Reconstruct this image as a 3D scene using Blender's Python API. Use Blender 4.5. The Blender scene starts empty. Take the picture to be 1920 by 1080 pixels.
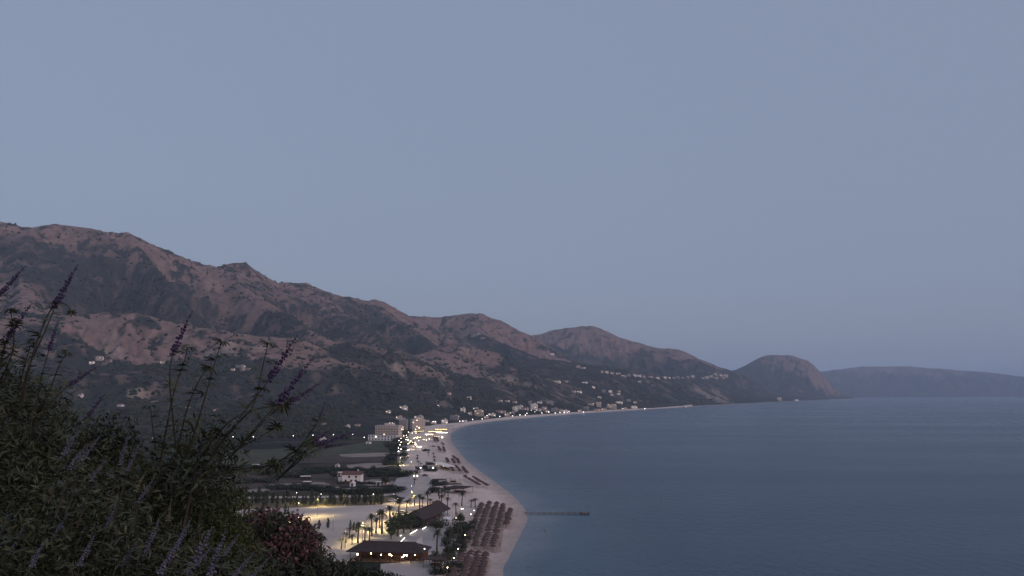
import bpy, bmesh, math, random
import numpy as np
from mathutils import Vector, Matrix

# ------------------------------------------------------------------ camera
R = math.radians
FPX = 1507.0                 # focal length in pixels of the 1920 px wide frame
HORIZON = 738.0              # row of the sea horizon
PITCH = math.atan((HORIZON - 540.0) / FPX)
EYE = 58.0                   # metres above the sea
SC = bpy.context.scene
COL = SC.collection

cam_data = bpy.data.cameras.new('camera')
cam_data.sensor_width = 36.0
cam_data.lens = 36.0 * FPX / 1920.0
cam_data.clip_start = 0.1
cam_data.clip_end = 120000.0
cam = bpy.data.objects.new('camera', cam_data)
COL.objects.link(cam)
cam.location = (0, 0, EYE)
cam.rotation_euler = (R(90) + PITCH, 0, 0)
SC.camera = cam

# ------------------------------------------------------------------ sky and afterglow
SUN_AZ, SUN_EL = 128.0, 18.0       # clockwise from the view direction (+Y), degrees
world = bpy.data.worlds.new('World')
SC.world = world
world.use_nodes = True
wn = world.node_tree
wn.nodes.clear()
w_out = wn.nodes.new('ShaderNodeOutputWorld')
w_bg = wn.nodes.new('ShaderNodeBackground')
w_sky = wn.nodes.new('ShaderNodeTexSky')
w_sky.sky_type = 'NISHITA'
w_sky.sun_disc = False
w_sky.sun_elevation = R(2.0)
w_sky.sun_rotation = R(SUN_AZ)
w_sky.altitude = 50
w_sky.air_density = 1.0
w_sky.dust_density = 0.6
w_sky.ozone_density = 2.0
w_mix = wn.nodes.new('ShaderNodeMix')
w_mix.data_type = 'RGBA'
w_mix.inputs[0].default_value = 0.65
w_mix.inputs[7].default_value = (3.05, 3.6, 5.0, 1)
wn.links.new(w_sky.outputs[0], w_mix.inputs[6])
wn.links.new(w_mix.outputs[2], w_bg.inputs[0])
w_bg.inputs[1].default_value = 0.12
wn.links.new(w_bg.outputs[0], w_out.inputs[0])

sun_data = bpy.data.lights.new('sun', 'SUN')
sun_data.energy = 1.9
sun_data.angle = R(60)
sun_data.color = (1.0, 0.74, 0.66)
sun = bpy.data.objects.new('sun', sun_data)
COL.objects.link(sun)
_d = Vector((math.sin(R(SUN_AZ)) * math.cos(R(SUN_EL)), math.cos(R(SUN_AZ)) * math.cos(R(SUN_EL)), math.sin(R(SUN_EL))))
sun.rotation_euler = _d.to_track_quat('Z', 'Y').to_euler()

SC.view_settings.view_transform = 'Standard'
SC.view_settings.look = 'None'
SC.view_settings.exposure = 0.0
SC.view_settings.gamma = 1.0
SC.view_settings.use_curve_mapping = False
SC.render.engine = 'CYCLES'
SC.cycles.use_denoising = True
SC.cycles.volume_bounces = 1
SC.cycles.max_bounces = 6
SC.cycles.diffuse_bounces = 3
SC.cycles.transparent_max_bounces = 12
SC.cycles.use_light_tree = True
SC.cycles.sample_clamp_indirect = 4.0

random.seed(7)
RNG = np.random.default_rng(11)

# ------------------------------------------------------------------ where a picture point lies on the ground
CP, SP = math.cos(PITCH), math.sin(PITCH)
def ray(u, v):
    a, b = (u - 960.0) / FPX, (540.0 - v) / FPX
    return Vector((a, CP - b * SP, SP + b * CP))
def gnd(u, v, z=2.0):
    d = ray(u, v)
    t = (z - EYE) / d.z
    return Vector((d.x * t, d.y * t, z))
def at(u, v, Y):
    d = ray(u, v)
    t = Y / d.y
    return Vector((d.x * t, Y, EYE + d.z * t))

# ------------------------------------------------------------------ helpers
def tag(o, label=None, cat=None, group=None, kind=None):
    if label: o['label'] = label
    if cat: o['category'] = cat
    if group: o['group'] = group
    if kind: o['kind'] = kind
    return o
def np_mesh(name, verts, quads=None, tris=None):
    verts = np.asarray(verts, np.float32)
    me = bpy.data.meshes.new(name)
    me.vertices.add(len(verts))
    me.vertices.foreach_set('co', verts.ravel())
    nq = 0 if quads is None else len(quads)
    nt = 0 if tris is None else len(tris)
    idx = []
    if nq: idx.append(np.asarray(quads, np.int32).ravel())
    if nt: idx.append(np.asarray(tris, np.int32).ravel())
    idx = np.concatenate(idx)
    me.loops.add(len(idx))
    me.loops.foreach_set('vertex_index', idx)
    me.polygons.add(nq + nt)
    starts = np.concatenate([np.arange(nq) * 4, nq * 4 + np.arange(nt) * 3]).astype(np.int32)
    me.polygons.foreach_set('loop_start', starts)
    me.update(calc_edges=True)
    me.validate()
    return me
def link(name, me, mat=None, parent=None, smooth=False):
    o = bpy.data.objects.new(name, me)
    COL.objects.link(o)
    if mat is not None and me is not None and len(me.materials) == 0:
        me.materials.append(mat)
    if parent is not None: o.parent = parent
    if smooth: me.shade_smooth()
    return o
def empty(name, loc, rz=0.0):
    o = bpy.data.objects.new(name, None)
    COL.objects.link(o)
    o.location = loc
    o.rotation_euler = (0, 0, rz)
    o.empty_display_size = 0.3
    return o
def set_attr(me, name, arr):
    arr = np.asarray(arr, np.float32)
    if arr.ndim == 1:
        a = me.attributes.new(name, 'FLOAT', 'POINT')
        a.data.foreach_set('value', arr)
    else:
        a = me.attributes.new(name, 'FLOAT_COLOR', 'POINT')
        if arr.shape[1] == 3:
            arr = np.concatenate([arr, np.ones((len(arr), 1), np.float32)], 1)
        a.data.foreach_set('color', arr.ravel())

# numpy value noise
def _hash(ix, iy, seed):
    h = (ix.astype(np.int64) * 374761393 + iy.astype(np.int64) * 668265263 + seed * 144665) & 0xffffffff
    h = ((h ^ (h >> 13)) * 1274126177) & 0xffffffff
    return ((h ^ (h >> 16)) & 0xffff) / 65535.0
def vnoise(x, y, seed=0):
    ix, iy = np.floor(x), np.floor(y)
    fx, fy = x - ix, y - iy
    fx = fx * fx * (3 - 2 * fx); fy = fy * fy * (3 - 2 * fy)
    a = _hash(ix, iy, seed); b = _hash(ix + 1, iy, seed)
    c = _hash(ix, iy + 1, seed); d = _hash(ix + 1, iy + 1, seed)
    return (a + (b - a) * fx) * (1 - fy) + (c + (d - c) * fx) * fy
def fbm(x, y, oct=4, seed=0):
    s, a, t = 0.0, 1.0, 0.0
    for k in range(oct):
        s = s + a * vnoise(x, y, seed + k * 17); t += a
        a *= 0.5; x = x * 2.03 + 13.7; y = y * 2.03 + 7.1
    return s / t                                    # 0..1
def sstep(a, b, x):
    t = np.clip((x - a) / (b - a), 0, 1)
    return t * t * (3 - 2 * t)

# ------------------------------------------------------------------ materials
def mat_new(name):
    m = bpy.data.materials.new(name)
    m.use_nodes = True
    nt = m.node_tree
    return m, nt, nt.nodes['Principled BSDF']
def flat(name, col, rough=0.8, var=0.25, scale=3.0, spec=0.3, metal=0.0, bump=0.0, coord='Object'):
    """plain surface with noise-driven tone variation"""
    m, nt, b = mat_new(name)
    tc = nt.nodes.new('ShaderNodeTexCoord')
    n = nt.nodes.new('ShaderNodeTexNoise'); n.inputs['Scale'].default_value = scale; n.inputs['Detail'].default_value = 5
    nt.links.new(tc.outputs[coord], n.inputs['Vector'])
    r = nt.nodes.new('ShaderNodeValToRGB')
    r.color_ramp.elements[0].position = 0.3; r.color_ramp.elements[1].position = 0.7
    c0 = [c * (1 - var) for c in col]; c1 = [min(1, c * (1 + var)) for c in col]
    r.color_ramp.elements[0].color = (*c0, 1); r.color_ramp.elements[1].color = (*c1, 1)
    nt.links.new(n.outputs[0], r.inputs[0]); nt.links.new(r.outputs[0], b.inputs['Base Color'])
    b.inputs['Roughness'].default_value = rough
    b.inputs['Specular IOR Level'].default_value = spec
    b.inputs['Metallic'].default_value = metal
    if bump:
        bp = nt.nodes.new('ShaderNodeBump'); bp.inputs['Strength'].default_value = bump
        nt.links.new(n.outputs[0], bp.inputs['Height']); nt.links.new(bp.outputs[0], b.inputs['Normal'])
    return m
def glow(name, col, strength):
    m, nt, b = mat_new(name)
    b.inputs['Base Color'].default_value = (*col, 1)
    b.inputs['Emission Color'].default_value = (*col, 1)
    b.inputs['Emission Strength'].default_value = strength
    return m

# ================================================================== TERRAIN
# shoreline, near to far, as points of the photographed ground at sea level
SHORE_PX = [(940, 1080), (953, 1040), (972, 1003), (984, 978), (982, 957), (960, 930), (925, 903), (893, 880),
            (868, 858), (851, 836), (844, 822), (848, 811), (866, 801), (905, 793), (960, 786.5), (1050, 778.5),
            (1120, 773.5), (1200, 768.5), (1300, 762.5), (1400, 757), (1500, 751.7), (1560, 749.2), (1620, 747.0)]
SHORE = [np.array((40.0, -400.0)), np.array((46.0, -120.0)), np.array((45.0, 40.0)), np.array((30.0, 150.0)), np.array((8.0, 225.0))]
SHORE += [np.array(gnd(u, v, 0.0)[:2]) for u, v in SHORE_PX]
# smooth it (Catmull-Rom)
def catmull(P, n=6):
    P = [np.asarray(p, float) for p in P]
    out = []
    for i in range(len(P) - 1):
        p0 = P[max(i - 1, 0)]; p1 = P[i]; p2 = P[i + 1]; p3 = P[min(i + 2, len(P) - 1)]
        for k in range(n):
            t = k / n
            out.append(0.5 * ((2 * p1) + (-p0 + p2) * t + (2 * p0 - 5 * p1 + 4 * p2 - p3) * t * t + (-p0 + 3 * p1 - 3 * p2 + p3) * t ** 3))
    out.append(P[-1])
    return out
SHORE_FINE = catmull(SHORE, 5)
FAR_COAST = [(1600, 745.5, 11500), (1625, 745, 12600), (1700, 744, 13000), (1800, 744, 13200), (1920, 744, 13400), (2020, 744, 13800), (2100, 744, 15500)]
far_pts = [np.array((at(u, 744, Y).x, Y)) for u, v, Y in FAR_COAST]
LAND = list(SHORE_FINE) + [np.array((3900.0, 11000.0))] + far_pts + [np.array((13000., 30000.)), np.array((-30000., 30000.)), np.array((-30000., -400.))]
LAND = np.array(LAND)
N_COAST = len(SHORE_FINE) + 1 + len(far_pts)

def inside_land(x, y):
    c = np.zeros(x.shape, bool)
    P = LAND
    for i in range(len(P)):
        x1, y1 = P[i]; x2, y2 = P[(i + 1) % len(P)]
        if y1 == y2: continue
        m = ((y1 > y) != (y2 > y)) & (x < (x2 - x1) * (y - y1) / (y2 - y1) + x1)
        c ^= m
    return c
def seg_dist(x, y, P):
    """distance to an open polyline; also index+parameter of the nearest point"""
    best = np.full(x.shape, 1e18); s = np.zeros(x.shape)
    for i in range(len(P) - 1):
        ax, ay = P[i][0], P[i][1]; bx, by = P[i + 1][0] - ax, P[i + 1][1] - ay
        L = bx * bx + by * by + 1e-9
        t = np.clip(((x - ax) * bx + (y - ay) * by) / L, 0, 1)
        d = (x - ax - t * bx) ** 2 + (y - ay - t * by) ** 2
        m = d < best
        best = np.where(m, d, best); s = np.where(m, i + t, s)
    return np.sqrt(best), s
def shore_signed(x, y):
    d, _ = seg_dist(x, y, LAND[:N_COAST])
    return np.where(inside_land(x, y), d, -d)

# crest lines: (column, row, distance) of the skyline and spurs; half-width in metres; gully wavelength
RIDGES = [
    dict(p=[(-500, 440, 2300), (-250, 400, 2550), (-100, 405, 2650), (0, 420, 2700), (55, 431, 2750), (100, 421, 2800), (190, 433, 2850), (245, 440, 2900),
            (290, 463, 2950), (340, 480, 3000), (400, 503, 3100), (432, 497, 3250), (460, 494, 3300), (520, 528, 3350),
            (570, 532, 3550), (640, 558, 3650), (712, 568, 3850), (760, 592, 3950)], w=1250, g=330),
    dict(p=[(730, 594, 4500), (770, 592, 4500), (830, 594, 4500), (870, 589, 4500), (905, 590, 4600), (940, 602, 4600), (975, 620, 4600), (1003, 634, 4600),
            (1050, 665, 4500), (1085, 690, 4400)], w=1250, g=380),
    dict(p=[(930, 650, 6200), (1000, 629, 6200), (1040, 618, 6200), (1090, 612, 6200), (1115, 613, 6200), (1160, 632, 6200), (1220, 652, 6300),
            (1270, 655, 6500), (1300, 668, 6500), (1350, 690, 6500), (1388, 700, 6500), (1430, 718, 6400), (1480, 735, 6300)], w=1500, g=500),
    dict(p=[(1330, 735, 8600), (1380, 703, 8700), (1400, 687, 8800), (1440, 665, 9000), (1480, 665, 9000), (1520, 680, 9100), (1560, 695, 9200), (1600, 717, 9300),
            (1640, 738, 9500)], w=1700, g=600),
    dict(p=[(1480, 702, 15000), (1560, 694, 15000), (1620, 687, 15000), (1700, 687, 15000), (1800, 694, 15000), (1870, 700, 15000), (1920, 707, 15000),
            (2000, 718, 15200), (2090, 740, 15600)], w=2600, g=900),
    # spurs on the near mountain face
    dict(p=[(400, 505, 3050), (480, 552, 2800), (560, 607, 2550), (625, 650, 2350)], w=520, g=200),
    dict(p=[(575, 536, 3450), (640, 590, 3150), (715, 640, 2850), (790, 690, 2550)], w=560, g=200),
    dict(p=[(240, 445, 2850), (300, 520, 2600), (350, 580, 2350)], w=420, g=160),
    dict(p=[(60, 436, 2700), (40, 520, 2350), (60, 580, 2100)], w=420, g=160),
    dict(p=[(700, 570, 3800), (745, 610, 3500), (800, 640, 3300)], w=430, g=170),
    dict(p=[(-80, 600, 2050), (120, 596, 2050), (250, 583, 2080), (310, 600, 2080), (450, 624, 2050), (560, 640, 2050), (640, 682, 2000)], w=560, g=190),
    dict(p=[(590, 668, 2250), (640, 642, 2300), (700, 645, 2350), (750, 667, 2400), (815, 704, 2350)], w=470, g=190),
    dict(p=[(765, 676, 2900), (810, 655, 2950), (850, 646, 3000), (890, 649, 3000), (930, 664, 2950), (975, 694, 2850)], w=480, g=180),
    dict(p=[(880, 592, 4450), (900, 625, 4100), (960, 650, 3900), (1040, 680, 3900)], w=620, g=240),
    # low olive shelf behind the town
    dict(p=[(700, 720, 2500), (800, 712, 2700), (900, 705, 2900), (980, 694, 3400), (1060, 687, 3900), (1130, 690, 4300), (1250, 704, 4700), (1370, 708, 5200),
            (1470, 715, 6000), (1560, 735, 7500)], w=1500, g=300),
    dict(p=[(-400, 700, 1500), (0, 700, 1650), (200, 705, 1750), (420, 700, 1850), (640, 712, 2000)], w=620, g=200),
]
for r_ in RIDGES:
    r_['q'] = [np.array(at(*t)) for t in r_['p']]
    z = [q[2] for q in r_['q']]
    r_['z'] = np.array(z)
    acc = [0.0]
    for a, b in zip(r_['q'][:-1], r_['q'][1:]): acc.append(acc[-1] + np.hypot(*(b[:2] - a[:2])))
    r_['s'] = np.array(acc)

HN = np.array((0.80, 0.60))         # fall line of the slope the camera stands on
def camera_hill(x, y):
    s = HN[0] * x + HN[1] * y
    n = fbm(x / 14.0, y / 14.0, 3, 5) - 0.5
    z = np.where(s > 0, 56.35 - 0.30 * np.minimum(s, 6) - 0.66 * np.maximum(s - 6, 0), 56.35 - 0.33 * s)
    z = np.minimum(z, 56.35 + 55 * (1 - np.exp(-np.maximum(-s, 0) * 0.33 / 55)) + np.where(s > 0, 1e9, 0))
    f = sstep(3, 12, np.hypot(x, y))
    return z + n * 2.6 * f
PLAIN = 2.0
def terrain(x, y):
    d = shore_signed(x, y)
    base = np.where(d > 0, np.minimum(d / 24.0, 1.0) * PLAIN, np.maximum(d * 0.06, -2.5))
    # mountains
    wx = x + (fbm(x / 420., y / 420., 3, 1) - 0.5) * 190
    wy = y + (fbm(x / 420., y / 420., 3, 2) - 0.5) * 190
    tot = np.zeros(x.shape)
    K = 26.0
    acc = np.ones(x.shape); crest = np.zeros(x.shape)
    for i, r_ in enumerate(RIDGES):
        q = r_['q']; w = r_['w']
        xs = [p[0] for p in q]; ys = [p[1] for p in q]
        m = (x > min(xs) - 1.6 * w) & (x < max(xs) + 1.6 * w) & (y > min(ys) - 1.6 * w) & (y < max(ys) + 1.6 * w)
        if not m.any(): continue
        X, Y = x[m], y[m]
        dd0, s0 = seg_dist(X, Y, q)
        near = np.clip(dd0 / (0.35 * w), 0, 1)
        dd, s = seg_dist(X + (wx[m] - X) * near, Y + (wy[m] - Y) * near, q)
        k = np.arange(len(q))
        zc = np.interp(s, k, r_['z']); al = np.interp(s, k, r_['s'])
        side = fbm(al / r_['g'] + i * 31, dd / (w * 1.6) + i * 7, 3, 40 + i)
        gul = np.abs(fbm(al / (r_['g'] * 0.55) + i * 13, dd / (w * 0.9), 3, 60 + i) * 2 - 1)
        ww = w * (0.72 + 0.62 * side) * (0.86 + 0.34 * np.clip(gul * 1.6, 0, 1))
        ww = w * near ** 0.7 * (ww / w) + w * (1 - near ** 0.7)
        ddr = np.sqrt(dd * dd + (0.055 * w) ** 2) - 0.055 * w
        t = np.clip(1 - ddr / ww, 0, 1)
        prof = 0.55 * t ** 1.25 + 0.45 * t ** 2.2
        crest[m] = np.maximum(crest[m], prof)
        h = np.maximum(zc - PLAIN, 0) * prof
        acc[m] += np.exp(h / K) - 1
    tot = K * np.log(acc)
    small = (fbm(x / 130., y / 130., 4, 90) - 0.5)
    tot = tot + small * np.clip(tot, 0, 90) * 0.28
    rid = np.abs(2 * fbm(wx / 240., wy / 240., 4, 95) - 1)                    # gullies
    rid2 = np.abs(2 * fbm(wx / 95., wy / 95., 3, 97) - 1)
    amp = np.clip(tot, 0, 170) * (1 - 0.92 * sstep(.62, .97, crest))
    tot = tot + (np.minimum(rid * 3.2, 1) - .7) * amp * 0.34 + (np.minimum(rid2 * 3, 1) - .7) * np.minimum(amp, 80) * 0.20
    tot *= sstep(8, 420, d)
    return base, tot, d
def height(x, y):
    base, tot, d = terrain(x, y)
    z = base + np.maximum(tot, 0)
    near = np.hypot(x, y) < 420
    if near.any():
        hc = camera_hill(x[near], y[near]) * sstep(-14, 6, d[near]) - 3 * (1 - sstep(-14, 6, d[near]))
        z[near] = np.maximum(z[near], hc)
    return z, tot, d

def polar(r, th):
    rr, tt = np.meshgrid(r, th, indexing='ij')
    return rr * np.sin(tt), rr * np.cos(tt)
def grid_quads(nr, nc):
    i = np.arange(nr - 1)[:, None] * nc + np.arange(nc - 1)[None, :]
    return np.stack([i, i + 1, i + nc + 1, i + nc], -1).reshape(-1, 4)
def cull(verts, quads, keepmask, attrs):
    q = quads[keepmask[quads].any(1)]
    used = np.zeros(len(verts), bool); used[q.ravel()] = True
    remap = np.cumsum(used) - 1
    return verts[used], remap[q], [a[used] for a in attrs]

rr = np.concatenate([np.geomspace(118, 1100, 260, endpoint=False), np.geomspace(1100, 5200, 480, endpoint=False), np.geomspace(5200, 18500, 190)])
th = np.radians(np.linspace(-46, 46, 1180))
X, Y = polar(rr, th)
X = X.ravel(); Y = Y.ravel()
Z, MTN, SD = height(X, Y)
V = np.stack([X, Y, Z], 1)
Q = grid_quads(len(rr), len(th))
V, Q, (MTN, SD) = cull(V, Q, (SD > -30), [MTN, SD])
me = np_mesh('terrain', V, Q)
set_attr(me, 'mtn', MTN)
set_attr(me, 'shore', SD)

def terrain_material():
    m, nt, b = mat_new('terrain')
    N, L = nt.nodes.new, nt.links.new
    geo = N('ShaderNodeNewGeometry')
    cov = N('ShaderNodeAttribute'); cov.attribute_name = 'cover'
    n1 = N('ShaderNodeTexNoise'); n1.inputs['Scale'].default_value = 0.045; n1.inputs['Detail'].default_value = 8; n1.inputs['Roughness'].default_value = 0.65
    L(geo.outputs['Position'], n1.inputs['Vector'])
    r = N('ShaderNodeMapRange'); r.inputs[1].default_value = 0.25; r.inputs[2].default_value = 0.75; r.inputs[3].default_value = 0.55; r.inputs[4].default_value = 1.45
    L(n1.outputs[0], r.inputs[0])
    mx = N('ShaderNodeMix'); mx.data_type = 'RGBA'; mx.blend_type = 'MULTIPLY'; mx.inputs[0].default_value = 1.0
    L(cov.outputs['Color'], mx.inputs[6]); L(r.outputs[0], mx.inputs[7])
    L(mx.outputs[2], b.inputs['Base Color'])
    b.inputs['Roughness'].default_value = 0.95
    b.inputs['Specular IOR Level'].default_value = 0.05
    return m

# land cover: dry grass on the heights, scrub in the folds, groves and fields low down
def patch(u, v, Yd, ru, rv):
    """ground patch: centre found from a picture point at distance Yd, radii in metres across and along the view"""
    p = at(u, v, Yd)
    return p.x, p.y, ru, rv
def cover(V, MTN, SD):
    x, y, z = V[:, 0], V[:, 1], V[:, 2]
    n_big = fbm(x / 300., y / 300., 4, 201)
    n_mid = fbm(x / 75., y / 75., 4, 202)
    n_sml = fbm(x / 18., y / 18., 3, 203)
    dist = np.hypot(x, y)
    dry_c = np.array((0.205, 0.140, 0.124)); scrub_c = np.array((0.036, 0.038, 0.035)); low_c = np.array((0.024, 0.027, 0.024)); pale_c = np.array((0.30, 0.24, 0.20))
    hgt = np.clip(MTN, 0, None)
    ref = np.clip(0.040 * dist + 30, 60, 260)
    e = sstep(0.75, 2.2, hgt / ref + (n_big - 0.5) * 2.2)
    for (cx, cy, ru, rv, a) in DRY_PATCHES:
        g = 1 - np.sqrt(((x - cx) / ru) ** 2 + ((y - cy) / rv) ** 2) + (n_mid - 0.5) * 1.1 + (n_big - .5) * .6
        e = np.clip(e + a * sstep(0.0, 0.35, g), 0, 1)
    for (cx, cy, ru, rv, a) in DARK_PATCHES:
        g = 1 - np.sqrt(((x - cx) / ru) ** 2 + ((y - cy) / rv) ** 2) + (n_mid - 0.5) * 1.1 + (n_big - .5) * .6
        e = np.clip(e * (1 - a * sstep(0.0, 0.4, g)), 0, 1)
    n_fin = fbm(x / 8., y / 8., 2, 204)
    n_32 = fbm(x / 34., y / 34., 3, 205)
    score = (e - 0.52) * 0.75 + (n_mid - .5) * 1.5 + (n_32 - .5) * 1.9 + (n_sml - .5) * 1.3 + (n_fin - .5) * .8
    d = sstep(-.20, .30, score) * (.35 + .65 * e)
    c = scrub_c * (1 - d)[:, None] + dry_c * d[:, None]
    lowm = (1 - sstep(6, 60, hgt))[:, None]
    fld = sstep(0.45, 0.62, fbm(x / 60., y / 25., 3, 210))
    lc = low_c * (1 - 0.55 * fld)[:, None] + np.array((0.085, 0.072, 0.048)) * (0.55 * fld)[:, None]
    c = c * (1 - lowm) + lc * lowm
    # bare scars and tracks low on the slopes
    sc = sstep(0.66, 0.74, fbm(x / 55., y / 40., 4, 230)) * sstep(6, 25, hgt) * (1 - sstep(90, 200, hgt)) * sstep(1500, 2600, dist)
    c = c * (1 - 0.35 * sc[:, None]) + pale_c * 0.35 * sc[:, None]
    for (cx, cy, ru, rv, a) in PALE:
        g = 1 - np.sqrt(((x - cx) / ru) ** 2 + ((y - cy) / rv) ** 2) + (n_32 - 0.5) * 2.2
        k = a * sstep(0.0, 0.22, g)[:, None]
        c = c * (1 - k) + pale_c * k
    shore = 1 - sstep(10, 26, SD)
    c = c * (1 - shore[:, None]) + np.array((0.34, 0.29, 0.26)) * shore[:, None]
    hill = (dist < 420) & (z > 3)
    c[hill] = np.array((0.035, 0.034, 0.022))
    return c, d
ZG = Z.reshape(len(rr), len(th)); LR = np.log(rr)
def zlook(x, y):
    r = np.hypot(x, y); t = np.arctan2(x, y)
    i = np.clip(np.searchsorted(rr, r) - 1, 0, len(rr) - 2); j = np.clip(((t - th[0]) / (th[1] - th[0])).astype(int), 0, len(th) - 2)
    a = np.clip((r - rr[i]) / (rr[i + 1] - rr[i]), 0, 1); b = np.clip((t - th[j]) / (th[1] - th[0]), 0, 1)
    return (ZG[i, j] * (1 - b) + ZG[i, j + 1] * b) * (1 - a) + (ZG[i + 1, j] * (1 - b) + ZG[i + 1, j + 1] * b) * a
def hit(u, v):
    """point of the terrain seen at a picture point"""
    d = ray(u, v)
    t = np.geomspace(125, 17800, 6000)
    under = EYE + d.z * t < zlook(d.x * t, d.y * t)
    k = t[np.argmax(under)] if under.any() else t[-1]
    return Vector((d.x * k, d.y * k, EYE + d.z * k))
DRY_PATCHES = []; DARK_PATCHES = []; PALE = []
def pp(u, v, ru, rv, a=.8):
    p = hit(u, v); PALE.append((p.x, p.y, ru, rv, a))
def dp(u, v, Yd, ru, rv, a=1.0): DRY_PATCHES.append((*patch(u, v, Yd, ru, rv), a))
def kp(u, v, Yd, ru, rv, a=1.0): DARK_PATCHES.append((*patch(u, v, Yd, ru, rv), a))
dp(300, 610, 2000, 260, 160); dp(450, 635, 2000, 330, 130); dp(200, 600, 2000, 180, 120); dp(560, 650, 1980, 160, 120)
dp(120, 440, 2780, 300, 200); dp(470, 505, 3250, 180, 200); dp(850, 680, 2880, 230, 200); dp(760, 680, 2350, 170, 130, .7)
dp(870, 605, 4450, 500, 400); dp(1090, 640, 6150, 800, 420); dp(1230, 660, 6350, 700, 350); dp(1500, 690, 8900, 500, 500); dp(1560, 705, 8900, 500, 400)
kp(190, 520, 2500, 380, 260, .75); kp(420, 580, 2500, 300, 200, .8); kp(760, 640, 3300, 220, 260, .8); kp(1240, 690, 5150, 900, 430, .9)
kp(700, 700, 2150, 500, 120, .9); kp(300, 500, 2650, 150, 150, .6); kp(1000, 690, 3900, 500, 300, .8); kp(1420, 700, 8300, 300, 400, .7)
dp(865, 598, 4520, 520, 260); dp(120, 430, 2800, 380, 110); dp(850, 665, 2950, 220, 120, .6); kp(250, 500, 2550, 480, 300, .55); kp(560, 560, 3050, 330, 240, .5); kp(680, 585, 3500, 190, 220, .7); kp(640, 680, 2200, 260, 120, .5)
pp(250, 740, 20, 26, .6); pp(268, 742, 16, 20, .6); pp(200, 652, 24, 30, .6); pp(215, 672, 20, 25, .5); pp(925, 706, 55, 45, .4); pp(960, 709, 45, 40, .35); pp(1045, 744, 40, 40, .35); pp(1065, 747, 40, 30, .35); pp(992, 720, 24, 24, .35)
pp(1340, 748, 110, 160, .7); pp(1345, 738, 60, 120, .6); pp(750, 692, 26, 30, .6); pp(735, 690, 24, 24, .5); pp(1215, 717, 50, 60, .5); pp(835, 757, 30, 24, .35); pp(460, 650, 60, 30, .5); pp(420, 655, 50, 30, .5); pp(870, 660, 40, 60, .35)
CV, DRY = cover(V, MTN, SD)
set_attr(me, 'cover', CV)
TERR_MAT = terrain_material()
terr = link('terrain', me, TERR_MAT, smooth=True)
tag(terr, kind='structure')

# the slope round the camera, all the way about
rr2 = np.concatenate([[0.01], np.geomspace(0.8, 121, 110)])
th2 = np.radians(np.linspace(0, 360, 361))
X2, Y2 = polar(rr2, th2); X2 = X2.ravel(); Y2 = Y2.ravel()
Z2, M2, S2 = height(X2, Y2)
V2 = np.stack([X2, Y2, Z2], 1)
me2 = np_mesh('hillside', V2, grid_quads(len(rr2), len(th2)))
set_attr(me2, 'cover', np.tile(np.array((0.035, 0.034, 0.022)), (len(V2), 1)))
hs = link('hillside', me2, TERR_MAT, smooth=True)
tag(hs, kind='structure')

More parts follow.
